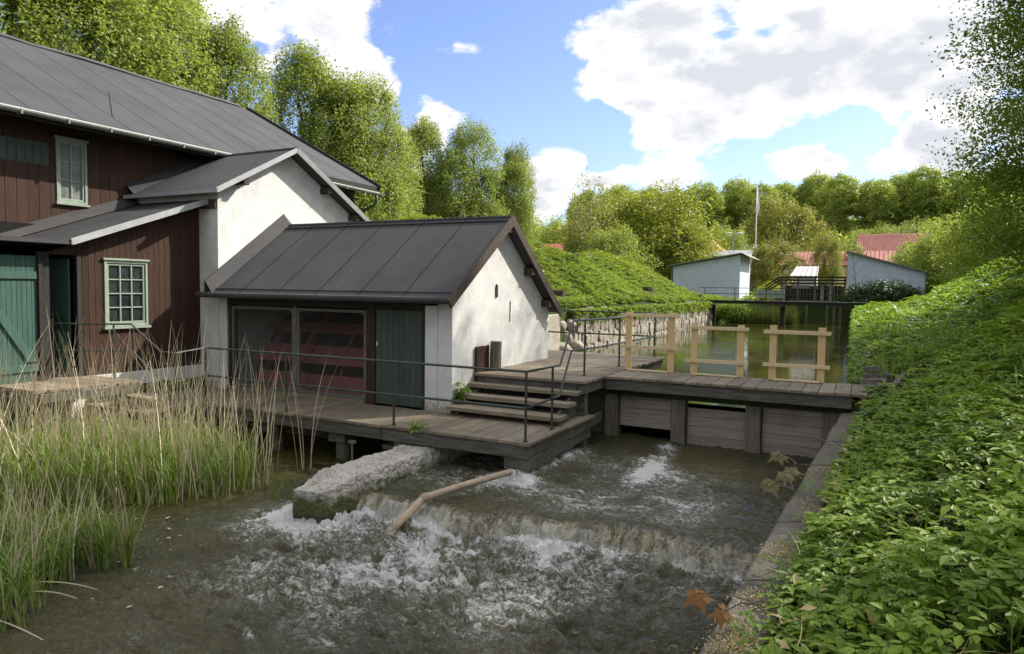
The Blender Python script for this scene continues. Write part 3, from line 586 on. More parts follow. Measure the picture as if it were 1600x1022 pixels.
# --- lean-to in front of it
XL = -12.21
def lean_to():
    t = thing('timber_lean_to', (XL, 8, 0), 'low brown timber lean-to with a twelve-pane window and green doors under a sloping felt roof', 'lean-to')
    P = lambda u, z, d: (XL+d, u, z)
    top = lambda u: 2.80+(u-7.05)*.366-.10
    holes = [(7.73, 8.57, 1.3, 2.50), (6.78, 7.24, .42, 2.56), (5.6, 6.58, .42, 2.50)]
    b = MB(); boards(b, P, 4.6, 9.74, lambda u: .44, top, .115, holes, jit=.003); b.build('wall', M_brown, t, bevel=.002)
    c = MB(); c.prism([(XL-.10, 7.26, .1), (XL-.10, 9.74, .1), (XL-.10, 9.74, 3.6), (XL-.10, 7.26, 2.7)], (.085, 0, 0))
    c.prism([(XL-.10, 4.6, .1), (XL-.10, 6.76, .1), (XL-.10, 6.76, 2.55), (XL-.10, 4.6, 2.0)], (.085, 0, 0)); c.box(XM, XL-.9, 4.6, 4.7, .1, 2); c.box(XM+.05, XM+.1, 5, 9.7, .1, 3.2); c.build('core_wall', M_black, t)
    p = MB(); p.jbox(XL-.05, XL+.07, 7.1, 9.74, -.9, .44, .006); p.build('plinth', M_plaster, t)
    p = MB(); p.box(XL-.2, XL+.02, 4.6, 7.08, -.6, .42); p.build('sill_beam', M_dark, t)
    window(t, P, 7.73, 8.57, 1.3, 2.50, 3, 4, label='twelve-pane window in a grey green frame')
    d = MB(); boards(d, P, 5.6, 6.58, lambda u: .46, lambda u: 2.52, .075, t=.045, jit=.002)
    rect(d, P, 5.6, 6.575, 2.14, 2.26, .049, .075); rect(d, P, 5.6, 6.575, .62, .74, .049, .075)
    d.prism([P(5.62, 2.12, .049), P(5.76, 2.12, .049), P(6.56, .78, .049), P(6.42, .78, .049)], (.026, 0, 0)); d.build('closed_door', M_green, t, bevel=.002)
    f = MB(); rect(f, P, 6.6, 6.67, .44, 2.6, 0, .09); rect(f, P, 6.69, 6.78, .44, 2.6, 0, .06); rect(f, P, 7.24, 7.31, .44, 2.6, 0, .06); f.build('door_post', M_dark, t)
    # the door standing open inwards, seen through the doorway
    o = MB(); P2 = lambda u, z, dd: (XL-.08-u, 7.20-dd, z)
    boards(o, P2, 0, .62, lambda u: .46, lambda u: 2.5, .085, t=.035, jit=.002)
    for i in range(7): rect(o, P2, .05, .5, 1.30+i*.035, 1.318+i*.035, .042, .052)
    o.build('open_door', M_green, t)
    o = MB(); o.box(XM+.1, XL, 4.7, 9.6, .36, .42); o.build('floorboards', M_deckX, t)
    # roof
    xr = XL+.33; a = (XM+.0, 7.02, 2.80); bb = (xr, 7.02, 2.80); cc = (xr, 9.72, 3.79); dd = (XM+.0, 9.72, 3.79)
    r = MB(); r.slab(a, bb, cc, dd, .07); s = MB(); r.slab((XM, 7.02, 2.8), (XM, 4.2, 2.8), (xr, 4.2, 2.8), (xr, 7.02, 2.8), .07)
    seams(r, a, bb, cc, dd, 2, .06)
    r.prism([(XM+.03, 7.05, 2.83), (XM+.22, 7.05, 2.83), (XM+.22, 9.7, 3.80), (XM+.03, 9.7, 3.80)], (-.0, 0, .0+.001))
    r.add([(XM+.035, 7.05, 3.02), (XM+.035, 9.7, 3.98), (XM+.26, 9.7, 3.80), (XM+.26, 7.05, 2.83)], [(0, 1, 2, 3), (3, 2, 1, 0)])
    r.build('roof', M_felt, t)
    e = MB(); e.beam((xr+.012, 7.0, 2.775), (xr+.012, 9.72, 3.77), .02, .11); e.beam((XM, 7.0, 2.765), (xr+.02, 7.0, 2.765), .02, .07); e.build('edge_trim', M_flash, t)
lean_to()

# --- white gabled annex
XA = -11.65
def annex():
    t = thing('white_annex', (-13, 11.7, 0), 'white plastered annex with a steep felt gable roof against the brown mill', 'annex')
    y0, y1, yr, sl = 9.75, 13.9, 11.62, .545
    zr = 5.12; ze = 4.0
    w = MB()
    w.prism([(XA, y0, -1.0), (XA, y1, -1.0), (XA, y1, zr-(y1-yr)*sl-.07), (XA, yr, zr-.07), (XA, y0, zr-(yr-y0)*sl-.07)], (-.25, 0, 0))
    w.box(XM+.04, XA-.253, y0, y0+.25, -1.0, zr-(yr-y0)*sl-.08); w.box(XM+.04, XA-.253, y1-.25, y1, -1.0, zr-(y1-yr)*sl-.08)
    w.build('wall', M_wall, t)
    xr = XA+.30; a = (XM-.6, 9.50, zr-(yr-9.5)*sl); b = (xr, 9.50, zr-(yr-9.5)*sl); c = (xr, yr, zr); d = (XM-3, yr, zr)
    r = MB(); r.slab((XM+.03, 9.50, a[2]), b, c, (XM+.03, yr, zr), .07); 
    ye = 14.75; ez = zr-(ye-yr)*sl
    r.slab((XM+.03, ye, ez), (xr, ye, ez), (xr, yr, zr), (XM+.03, yr, zr), .07)
    r.tube([(XM-.8, yr, zr), (xr, yr, zr)], .035, 6)
    r.add([(XM+.035, 9.55, a[2]+.24), (XM+.035, yr, zr+.18), (XM+.30, yr, zr+.005), (XM+.30, 9.55, a[2]+.03)], [(0, 1, 2, 3), (3, 2, 1, 0)])
    r.slab((XM-1.3, 10.2, 5.0-.3), (XM+.05, 10.2, 4.73-.3), (XM+.05, yr, zr-.02), (XM-1.5, yr, zr-.02), .05)
    r.build('roof', M_felt, t)
    e = MB(); e.beam((xr+.012, 9.48, b[2]-.03), (xr+.012, yr, zr-.035), .02, .10); e.beam((XM+.05, 9.485, a[2]-.035), (xr+.02, 9.485, a[2]-.035), .02, .075); e.build('edge_trim', M_flash, t)
    bb = MB(); bb.beam((xr+.012, yr, zr-.03), (xr+.012, ye, ez-.03), .03, .12); bb.build('bargeboard', M_gutter, t)
    for yy in (10.25, 12.75, 13.75):
        p = MB(); z = zr-abs(yy-yr)*sl-.15; p.box(XA-.1, xr-.03, yy-.07, yy+.07, z-.08, z+.06); p.build('purlin_end', M_barge, t, bevel=.005)
    l = MB(); l.box(XM+.05, XA-.02, 9.70, 9.745, 3.62, 3.80); l.build('eaves_board', M_barge, t)
annex()

# --- wheelhouse
XG, YF, YB, YR = -6.10, 9.75, 13.68, 11.49
def wheelhouse():
    t = thing('wheelhouse', (-8.8, 11.7, 0), 'small white wheelhouse with a dark felt gable roof above the timber platform', 'wheelhouse')
    zr, xr, x0 = 3.42, XG+.20, XA+.01
    s1 = (zr-1.91)/(YR-9.38); s2 = (zr-1.66)/(13.80-YR)
    tf = lambda y: zr-(YR-y)*s1-.10 if y < YR else zr-(y-YR)*s2-.10
    w = MB(); w.prism([(XG, YF, -.45), (XG, YB, -.45), (XG, YB, tf(YB)), (XG, YR, tf(YR)), (XG, YF, tf(YF))], (-.28, 0, 0))
    w.box(XG-.54, XG-.284, YF, YF+.28, -.45, 1.79)
    w.box(x0+.01, XG-.29, YB-.25, YB, .2, tf(YB)-.02); w.build('wall', M_wall, t, bevel=.012)
    lt = MB(); lt.box(x0+.02, XG-.29, YB-.31, YB-.26, .2, tf(YB)-.05); lt.box(x0+.02, XG-.29, YB-.9, YB-.85, -1.2, 1.5); lt.build('dark_backing', M_black, t)  # black sheets added so the wheelhouse interior reads as deep shade
    lt = MB(); lt.box(x0+.0, XG-.545, YF+.03, YF+.16, 1.70, 1.86); lt.build('lintel', M_dark, t)
    bb = MB(); bb.box(-7.92, -7.72, YF+.03, YF+.2, -.02, 1.70); bb.build('post', M_brown, t, bevel=.004)
    bb = MB(); bb.box(-6.72, -6.645, YF+.03, YF+.2, -.02, 1.70); bb.build('post', M_dark, t, bevel=.004)
    bb = MB(); bb.box(x0+.22, x0+.30, YF+.03, YF+.2, -.02, 1.70); bb.build('post', M_dark, t, bevel=.004)
    P = lambda u, z, d: (u, YF+.09-d, z)
    d = MB(); boards(d, P, -7.71, -6.73, lambda u: .02, lambda u: 1.69, .125, t=.04, jit=.002)
    rect(d, P, -7.70, -6.80, 1.31, 1.33, .044, .052); rect(d, P, -7.66, -6.80, .22, .34, .044, .056)
    dr = d.build('door', M_green2, t, bevel=.003)
    h = MB(); h.box(-7.68, -7.66, YF+.02, YF+.045, 1.05, 1.13); h.build('handle', M_zinc, dr)
    # wire screens
    for (a, b) in ((x0+.31, -9.66), (-9.58, -7.93)):
        f = MB(); y0, y1 = YF+.045, YF+.10; z0, z1 = .06, 1.67; w_ = .055
        f.box(a, a+w_, y0, y1, z0, z1); f.box(b-w_, b, y0, y1, z0, z1); f.box(a+w_, b-w_, y0+.003, y1, z1-w_, z1); f.box(a+w_, b-w_, y0+.003, y1, z0, z0+w_)
        for (cx, sx) in ((a+w_, 1), (b-w_, -1)):
            f.prism([(cx, y0+.005, z1-w_), (cx+sx*.05, y0+.005, z1-w_), (cx, y0+.005, z1-w_-.05)], (0, .04, 0)); f.prism([(cx, y0+.005, z0+w_), (cx+sx*.09, y0+.005, z0+w_), (cx, y0+.005, z0+w_+.05)], (0, .04, 0))
        fo = f.build('screen_frame', M_screen, t, bevel=.003)
        m = MB(); st = .062; u0, u1, v0, v1 = a+w_, b-w_, z0+w_, z1-w_; H = v1-v0; W = u1-u0; r = .0030; k = -H
        yy = YF+.075
        while k < W:
            for sgn in (0, 1):
                ua, va = (max(0, k), max(0, -k)); L = min(W-ua, H-va)
                if L > .02:
                    p = (ua, va); q = (ua+L, va+L)
                    if sgn: p = (p[0], H-p[1]); q = (q[0], H-q[1])
                    m.tube([(u0+p[0], yy, v0+p[1]), (u0+q[0], yy, v0+q[1])], r, 3, False)
            k += st
        m.build('wire_mesh', M_wire, fo)
    s = MB(); s.box(-9.66+.003, -9.58-.003, YF+.04, YF+.12, .0, 1.70); s.build('post', M_screen, t, bevel=.003)
    s = MB(); s.jbox(x0+.22, -7.93, YF-.02, YF+.16, -.02, .055, .004); s.build('sill_board', M_deckX, t)
    s = MB(); s.box(x0+.0, x0+.22, YF-.0, YF+.2, -.3, 1.86); s.build('corner_strip', M_plaster, t)
    # roof
    r = MB(); a, b, c, dd = (x0, 9.38, 1.91), (xr, 9.38, 1.91), (xr, YR, zr), (x0, YR, zr)
    r.slab(a, b, c, dd, .09); r.slab((x0, 13.80, 1.66), (xr, 13.80, 1.66), (xr, YR, zr), (x0, YR, zr), .09)
    sm = MB(); seams(sm, a, b, c, dd, 6, .010, .006); sm.build('seam', M_black, t)
    r.beam((x0, YR-.12, zr-.078), (xr, YR-.12, zr-.078), .05, .012); r.beam((x0, 9.52, 1.91+.102), (xr, 9.52, 1.91+.102), .03, .012)
    r.tube([(x0-.18, 9.385, 1.885), (xr-.02, 9.385, 1.885)], .055, 8)
    r.tube([(x0, YR, zr-.005), (xr, YR, zr-.005)], .035, 6)
    # upstand where the roof meets the annex gable
    n = Vector((0, -s1, 1)).normalized()
    r.prism([(x0+.0, 9.40, 1.92), (x0+.0, YR+.02, zr+.01), (x0+.0, YR+.02, zr+.26), (x0+.0, 9.40, 2.16)], (.03, 0, 0))
    r.add([(x0+.03, 9.40, 2.16), (x0+.03, YR, zr+.25), (x0+.22, YR, zr+.01), (x0+.22, 9.40, 1.93)], [(0, 1, 2, 3), (3, 2, 1, 0)])
    r.add([(x0+.03, 13.6, 1.95), (x0+.03, YR, zr+.25), (x0+.22, YR, zr+.01), (x0+.22, 13.6, 1.82)], [(0, 1, 2, 3), (3, 2, 1, 0)])
    r.build('roof', M_felt, t)
    q = MB(); q.beam((xr+.015, 9.33, 1.83), (xr+.015, YR+.05, zr-.045), .035, .17); q.build('bargeboard', M_barge, t, bevel=.004)
    q = MB(); q.beam((xr+.016, YR-.02, zr-.04), (xr+.016, 13.88, 1.56), .035, .17); q.build('bargeboard', M_barge, t, bevel=.004)
    for yy in (YR, 12.5, 13.35):
        p = MB(); z = tf(yy)-.11; p.box(XG-.1, xr-.01, yy-.07, yy+.07, z-.08, z+.07); p.build('purlin_end', M_barge, t, bevel=.005)
    k = MB(); k.box(XG+.002, XG+.02, 11.25, 11.32, 1.93, 2.13); k.ell((XG+.01, 11.285, 2.14), (.02, .03, .03)); k.build('iron_bracket', M_dark, t)
    k = MB(); k.tube([(XG+.012, 11.85, 1.85), (XG+.012, 11.83, 1.45)], .008, 5); k.build('iron_rod', M_dark, t)
wheelhouse()

def water_wheel():
    cy, cz, Rr, xa, xb = 12.0, .0, 1.90, -11.15, -7.95
    t = thing('water_wheel', ((xa+xb)/2, cy, cz), 'big red paddle wheel behind the wire screens of the wheelhouse', 'water wheel')
    N = 18
    for x in (xa, (2*xa+xb)/3, (xa+2*xb)/3, xb):
        m = MB(); n = 40
        for i in range(n):
            a, b = 2*math.pi*i/n, 2*math.pi*(i+1)/n
            q = [(x, cy-math.cos(s)*rr, cz+math.sin(s)*rr) for s, rr in ((a, Rr-.30), (b, Rr-.30), (b, Rr-.20), (a, Rr-.20))]
            m.prism(q, (.05, 0, 0))
        for i in range(8):
            a = 2*math.pi*i/8+.2; m.beam((x+.025, cy-math.cos(a)*.1, cz+math.sin(a)*.1), (x+.025, cy-math.cos(a)*(Rr-.25), cz+math.sin(a)*(Rr-.25)), .06, .06, up=(1, 0, 0))
        m.build('rim', M_wheel, t)
    for i in range(N):
        a = 2*math.pi*i/N+.05; m = MB(); er = Vector((0, -math.cos(a), math.sin(a))); et = Vector((0, math.sin(a), math.cos(a)))
        c = Vector((0, cy, cz))
        p = [c+er*(Rr-.22)+et*.24, c+er*Rr-et*.17]
        m.prism([(xa, p[0].y, p[0].z), (xb+.05, p[0].y, p[0].z), (xb+.05, p[1].y, p[1].z), (xa, p[1].y, p[1].z)], et*.03)
        for x in (xa+.45, xa+1.35, xa+2.2): m.beam((x, p[0].y, p[0].z), (x, p[1].y, p[1].z), .03, .07, up=et)
        m.build('paddle', M_wheel, t)
    m = MB(); m.tube([(xa+.02, cy, cz), (xb+.0, cy, cz)], Rr-.48, 36); m.build('drum', M_dark, t)
    m = MB(); m.tube([(xa-.6, cy, cz), (xb+.8, cy, cz)], .12, 14); m.build('axle', M_wheel, t, smooth=True)
water_wheel()

# --- platforms, steps, bridge
def planks_y(mb, x0, x1, y0, y1, z, pw=.21, t=.045, jy=.012, ylo=None):
    n = max(1, round((x1-x0)/pw))
    for i in range(n):
        a = x0+(x1-x0)*i/n+.005; b = x0+(x1-x0)*(i+1)/n-.005; dz = random.uniform(-.004, .004)
        mb.jbox(a, b, y0+random.uniform(-jy, jy), y1+random.uniform(-jy, jy)*.3, z-t+dz, z+dz, .003)
def planks_x(mb, x0, x1, y0, y1, z, pw=.2, t=.045, jx=.012):
    n = max(1, round((y1-y0)/pw))
    for i in range(n):
        a = y0+(y1-y0)*i/n+.005; b = y0+(y1-y0)*(i+1)/n-.005; dz = random.uniform(-.004, .004)
        mb.jbox(x0+random.uniform(-jx, jx), x1+random.uniform(-jx, jx), a, b, z-t+dz, z+dz, .003)
def lower_platform():
    t = thing('timber_platform', (-7.2, 8.9, 0), 'long grey plank platform along the front of the wheelhouse above the stream', 'platform')
    m = MB(); planks_y(m, -10.5, -3.98, 8.36, 9.74, 0, .25); planks_y(m, -6.05, -3.98, 9.748, 10.9, -.002, .25); m.build('planking', M_deckY, t, bevel=.004)
    m = MB(); m.jbox(-10.48, -6.52, 8.40, 8.55, -.235, -.05, .006); m.jbox(-6.51, -4.02, 8.40, 8.55, -.24, -.05, .006); m.build('edge_beam', M_beam, t, bevel=.01)
    m = MB(); m.jbox(-4.20, -4.04, 8.56, 10.7, -.24, -.052, .006); m.build('edge_beam', M_beam, t, bevel=.01)
    m = MB(); m.beam((-4.06, 9.95, -.17), (-4.03, 11.35, -.10), .05, .17); m.build('side_board', M_beam, t, bevel=.004)
    for i in range(6):
        m = MB(); x = -10.2+i*1.15; m.box(x, x+.1, 8.56, 9.8, -.2, -.055); m.build('joist', M_dark, t)
    m = MB(); m.jbox(-4.42, -4.02, 8.45, 8.85, -.42, -.245, .01); m.beam((-4.12, 8.86, -.34), (-4.12, 10.9, -.30), .14, .18); m.build('bearing_block', M_beam, t, bevel=.008)
    m = MB(); m.jbox(-6.35, -6.05, 8.5, 8.8, -.36, -.242, .01); m.jbox(-6.6, -5.75, 8.55, 8.85, -.42, -.355, .01); m.build('bearing_block', M_conc, t, bevel=.008)
    for x in (-9.02, -7.55):
        m = MB(); m.tube([(x, 8.75, -1.2), (x, 8.75, -.42)], .115, 16); m.jbox(x-.17, x+.17, 8.58, 8.92, -.42, -.238, .01); m.build('support_pillar', M_conc, t, bevel=.004)
lower_platform()
def upper_platform():
    t = thing('raised_platform', (-5, 13, .6), 'grey plank platform at the top of the steps behind the white gable', 'platform')
    m = MB(); planks_x(m, -6.08, -3.98, 10.46, 11.38, .6, .19); planks_x(m, -6.08, -4.0, 11.39, 13.7, .6, .2); planks_x(m, -11.6, -3.95, 13.71, 15.45, .6, .2)
    m.build('planking', M_deckX, t, bevel=.004)
    m = MB(); m.jbox(-4.14, -4.02, 10.52, 15.35, .38, .552, .005); m.jbox(-6.05, -4.15, 10.52, 10.62, .42, .552, .005); m.build('edge_beam', M_beam, t, bevel=.006)
    m = MB(); m.jbox(-6.1, -4.15, 15.2, 15.34, .3, .552, .005); m.build('edge_beam', M_beam, t, bevel=.006)
    for (x, y) in ((-4.16, 10.75), (-4.16, 15.2), (-7.5, 15.2)):
        m = MB(); m.jbox(x-.08, x+.08, y-.08, y+.08, -1.2, .5 if y < 11 else .295, .004); m.build('support_post', M_beam, t, bevel=.006)
upper_platform()
def steps():
    t = thing('wooden_steps', (-5, 10, 0), 'flight of wide weathered timber steps up from the platform to the gable', 'steps')
    for i, (y, z, xa) in enumerate(((9.55, .15, -6.08), (9.92, .30, -6.08), (10.26, .45, -6.08))):
        m = MB(); m.jbox(xa, -4.06-.0*i, y, y+.34, z-.065, z, .006); m.build('tread', M_deckX, t, bevel=.006)
    for x in (-4.22, -5.95):
        m = MB(); m.prism([(x, 9.66, .0), (x, 10.5, .0), (x, 10.5, .5), (x, 10.40, .38), (x, 9.62, .075)], (.05, 0, 0)); m.build('stringer', M_beam, t)
steps()
def bridge():
    t = thing('plank_footbridge', (-2, 12, .6), 'near plank footbridge across the sluice with three pine barriers standing on it', 'footbridge')
    m = MB(); planks_y(m, -3.97, .08, 11.36, 12.60, .6, .225, .045, .008); m.build('planking', M_deckY, t, bevel=.004)
    m = MB(); m.jbox(-4.0, -.12, 11.42, 11.58, .36, .552, .004); m.build('edge_beam', M_beam, t, bevel=.008)
    m = MB(); m.jbox(-4.0, -.1, 11.70, 11.95, .24, .42, .006); m.build('mossy_beam', M_mossbeam, t, bevel=.01)
    m = MB(); m.jbox(-4.0, 0, 12.45, 12.57, .36, .552, .004); m.build('edge_beam', M_beam, t, bevel=.008)
bridge()
def sluice():
    t = thing('sluice', (-2, 12, 0), 'row of board sluice gates between squared posts under the near footbridge', 'sluice')
    for x in (-3.98, -2.78, -1.56, -.42):
        m = MB(); m.jbox(x-.12, x+.12, 11.72, 11.96, -1.2, .238, .006); m.build('post', M_post, t, bevel=.01)
    for (x0, x1, z0, z1) in ((-3.85, -2.91, -.33, .235), (-2.65, -1.69, -1.2, .10), (-1.43, -.54, -1.2, .235)):
        m = MB(); z = z0; 
        while z < z1-.02:
            h = min(.165, z1-z); m.jbox(x0, x1, 11.86+random.uniform(0, .008), 11.92, z+.002, z+h-.003, .001); z += h
        m.build('gate', M_gate, t, bevel=.003)
    m = MB(); m.box(-14, -4.12, 11.95, 12.2, -1.3, .3); m.box(-8.14, -4.12, 12.2, 14.0, -1.3, .10); m.build('dam_wall', M_conc, t)
sluice()
def barrier(x0, x1, ztop, rt, rm, label):
    t = thing('pine_barrier', ((x0+x1)/2, 12.5, .6), label, 'barrier', 'pine barriers on the footbridge')
    for x in (x0, x1):
        m = MB(); m.jbox(x-.058, x+.058, 12.50, 12.55, .60, ztop+random.uniform(-.01, .01), .002); m.build('post', M_new, t, bevel=.002)
    for z in (rt, rm):
        m = MB(); m.jbox(x0-.15, x1+.14, 12.455, 12.497, z-.03, z+.03, .002)
        for x in (x0, x1): m.tube([(x, 12.44, z), (x, 12.46, z)], .008, 6)
        m.build('rail', M_newX, t, bevel=.002)
    m = MB(); m.jbox(x0+.02, x1-.02, 12.36, 12.45, .606, .63, .002); m.build('foot_board', M_newX, t, bevel=.002)
barrier(-3.93, -3.13, 1.69, 1.635, 1.04, 'tallest of the pine barriers, next to the raised platform')
barrier(-2.71, -1.91, 1.52, 1.44, .85, 'low pine barrier in the middle of the footbridge')
barrier(-1.38, -.62, 1.52, 1.42, .86, 'low pine barrier nearest the green bank')

def railing(name, label, posts, rails, mat=M_rail, r=.019, group='pipe railings'):
    t = thing(name, posts[0][0], label, 'railing', group)
    for a, b in posts:
        m = MB(); m.tube([a, b], r, 8); m.tube([a, (a[0], a[1], a[2]+.012)], r*2.2, 8); m.build('post', mat, t, smooth=False)
    for q in rails:
        m = MB(); m.tube(q, r*.95, 8); m.build('rail', mat, t)
YD = 8.44
railing('pipe_railing', 'dark green pipe railing along the front edge of the platform and up the steps',
        [((x, YD, 0), (x, YD, .965)) for x in (-10.43, -8.5, -6.3, -4.08)]+[((-4.1, 9.38, 0), (-4.1, 9.38, .94)), ((-4.3, 11.2, .6), (-4.3, 11.2, 1.57)), ((-4.25, 12.95, .6), (-4.25, 12.95, 1.57)), ((-4.2, 15.3, .6), (-4.2, 15.3, 1.58))],
        [[(-10.43, YD, .965), (-4.08, YD, .965), (-4.13, 9.72, .93), (-4.22, 10.46, 1.58), (-4.25, 12.95, 1.56), (-4.2, 15.3, 1.58), (-7.5, 15.3, 1.58)],
         [(-10.43, YD, .47), (-4.08, YD, .46), (-4.13, 9.72, .46), (-4.22, 10.40, 1.10), (-4.25, 11.8, 1.06), (-4.2, 15.3, 1.06), (-7.5, 15.3, 1.06)]])
railing('pipe_railing', 'thin pipe railing by the brown lean-to, stepping down towards the platform',
        [((-11.45, 7.42, .46), (-11.45, 7.42, 1.40)), ((-13.2, 6.6, .46), (-13.2, 6.6, 1.40)), ((-10.3, 7.75, 0), (-10.3, 7.75, .93))],
        [[(-13.4, 6.5, 1.38), (-11.45, 7.42, 1.39), (-11.1, 7.5, 1.40), (-10.5, 7.62, .95), (-10.3, 7.75, .93), (-10.43, YD, .965)],
         [(-13.4, 6.5, .92), (-11.45, 7.42, .93), (-11.1, 7.5, .95), (-10.5, 7.62, .47), (-10.3, 7.75, .45), (-10.43, YD, .47)]], r=.016)

def left_platform():
    t = thing('door_landing', (-11.8, 6.6, .45), 'weathered plank landing outside the green doors, among the reeds', 'landing')
    m = MB(); n = 8
    # boards run along X, front edge slanted
    for i in range(n):
        y0 = 5.9+i*.2; xe = -11.02+(y0-6.0)*.16; m.jbox(-13.6, xe, y0+.004, y0+.196, .41, .455, .004)
    m.build('planking', M_deckX, t, bevel=.004)
    m = MB(); m.beam((-13.6, 5.95, .33), (-11.05, 5.98, .33), .08, .14); m.build('edge_beam', M_beam, t, bevel=.005)
    m = MB(); m.beam((-11.05, 5.98, .33), (-10.82, 7.42, .33), .08, .14); m.build('edge_beam', M_beam, t, bevel=.005)
    for (x, y) in ((-11.1, 6.1), (-12.1, 6.05), (-10.95, 7.2), (-13.2, 6.05)):
        m = MB(); m.jbox(x-.06, x+.06, y-.06, y+.06, -1.2, .26, .004); m.build('support_post', M_beam, t)
    t = thing('plank_stairs', (-10.8, 7.6, 0), 'broken grey plank stairs leading down to the water beside the reeds', 'stairs')
    for (x0, x1, y0, y1, z) in ((-12.1, -10.5, 7.28, 8.35, -.02), (-11.3, -10.35, 7.0, 7.26, -.25), (-11.2, -10.25, 6.7, 6.97, -.48), (-11.6, -10.7, 7.5, 7.9, .16)):
        m = MB(); planks_x(m, x0, x1, y0, y1, z, .26, .05, .03); m.build('tread', M_deckX, t, bevel=.004)
    m = MB(); m.jbox(-12.15, -10.51, 8.36, 9.72, -.06, -.012, .003); m.build('top_landing', M_deckX, t)
    m = MB(); m.prism([(-10.6, 8.3, -.08), (-10.6, 6.75, -.75), (-10.6, 6.75, -.9), (-10.6, 8.3, -.3)], (.05, 0, 0)); m.build('stringer', M_beam, t)
    for (x, y) in ((-10.62, 8.2), (-12.0, 7.5)):
        m = MB(); m.jbox(x-.06, x+.06, y-.06, y+.06, -1.2, -.08, .004); m.build('support_post', M_beam, t)
left_platform()

def foundations():
    t = thing('wheel_race_walls', (-9, 10, -1), 'dark stone walls of the wheel race under the platform', 'race wall')
    m = MB(); m.jbox(-14.3, -8.9, 9.85, 10.1, -1.3, -.08, .01); m.build('front_wall', M_stone, t)
    m = MB(); m.jbox(-6.35, -5.95, 9.9, 12, -1.3, -.46, .01); m.build('side_wall', M_stone, t)
foundations()

def pier():
    n, k = 34, 11; V = []; F = []
    prof = [(-1.05, -1.2), (-1.03, -.62), (-1.0, -.40), (-.93, -.285), (-.5, -.265), (0, -.27), (.5, -.265), (.95, -.285), (1.03, -.40), (1.10, -.62), (1.14, -1.2)]
    for i in range(n+1):
        f = i/n; y = 6.22+3.2*f; xc = -5.96+.16*f; e = min(1, .45+f*5.5) if f < .1 else 1; hw = .31*(.62+.38*min(1, f/.16))
        dip = .10 if f < .07 else (.05 if f < .12 else 0)
        for j, (a, z) in enumerate(prof):
            q = float(fbm(np.array(y*3.1+j), np.array(j*1.7+a*2), 3)); top = z > -.5
            V.append((xc+a*hw+.04*q, y+.05*float(fbm(np.array(y*5+j*3.3), np.array(a*4.), 2)), z-(dip+.02*(1-f) if top else 0)+(.03*float(fbm(np.array(y*4.+9), np.array(a*3+j*2.), 3)) if z > -1 else 0)))
    for i in range(n):
        for j in range(k-1): F.append((i*k+j, (i+1)*k+j, (i+1)*k+j+1, i*k+j+1))
    F.append(tuple(range(k)))
    m = MB(); m.add(V, F); o = m.build('concrete_pier', M_pier)
    s = o.modifiers.new('sub', 'SUBSURF'); s.subdivision_type = 'SIMPLE'; s.levels = s.render_levels = 3
    tx = bpy.data.textures.new('crumble', 'CLOUDS'); tx.noise_scale = .06; tx.noise_depth = 4
    d = o.modifiers.new('disp', 'DISPLACE'); d.texture = tx; d.strength = .075; d.mid_level = .5
    tag(o, 'rough crumbling concrete pier jutting into the stream from under the platform', 'pier')
pier()
def pipe():
    t = thing('rusty_pipe', (-4.6, 7, -.6), 'rusty brown pipe with a wired joint lying across the weir', 'pipe')
    a, b, c = Vector((-4.10, 8.05, -.33)), Vector((-4.62, 6.78, -.42)), Vector((-4.82, 6.18, -.83))
    m = MB(); m.tube([a, a.lerp(b, .5)+Vector((0, 0, .008)), b, b.lerp(c, .06)], [.042, .042, .044, .044], 14); m.build('upper_length', M_rustpipe, t, smooth=True)
    m = MB(); m.tube([b.lerp(c, .04), c], .047, 14); m.build('lower_length', M_rustpipe, t, smooth=True)
    d = (b-a).normalized()
    for k in (-.05, -.02, .015):
        m = MB(); p = b+d*k; m.tube([p-d*.006, p+d*.006], .055, 14); m.build('binding', M_rustpipe, t)
pipe()
m = MB(); m.tube([(-6.9, 8.2, -1.2), (-6.9, 8.2, -.30)], .018, 8); m.box(-6.96, -6.84, 8.17, 8.23, -.30, -.26)
tag(m.build('gauge_rod', M_screen), 'thin grey metal rod with a flat head standing beside the concrete pier', 'rod')
t = thing('bollard', (-5.98, 11.05, .6), 'round grey timber bollard standing against the white gable wall', 'bollard')
m = MB(); m.tube([(-5.97, 11.05, .6), (-5.97, 11.05, .9), (-5.96, 11.05, 1.13)], [.105, .104, .103], 12); m.build('post', M_post, t, bevel=.004)
m = MB(); m.box(-6.085, -6.05, 10.50, 10.96, .42, 1.06); tag(m.build('brown_panel', M_brown, bevel=.004), 'dark brown board leaning on the white gable at the head of the steps', 'board')

def right_wall():
    m = MB(); ys = [0-1.5+i*.45 for i in range(30)]
    V = []; F = []
    for i, y in enumerate(ys):
        xo = float(XR(np.array(y))); xi = -.68+.0523*(y-3.4); zt = .30+random.uniform(-.012, .012)+(.0 if y < 10.5 else .0)
        V += [(xi-.04, y, -1.3), (xi+random.uniform(-.008, .008), y, zt-.015), (xi+.02, y, zt), (xo-.02, y, zt+random.uniform(0, .02)), (xo+.03, y, zt-.1), (xo+.03, y, -1.3)]
    for i in range(len(ys)-1):
        for j in range(5): F.append((i*6+j, i*6+j+1, (i+1)*6+j+1, (i+1)*6+j)[::-1])
    F.append(tuple(range(6))); F.append(tuple((len(ys)-1)*6+q for q in range(6))[::-1])
    m.add(V, F); tag(m.build('concrete_channel_wall', M_conc), 'low grey concrete wall along the green bank beside the weir', 'wall')
right_wall()

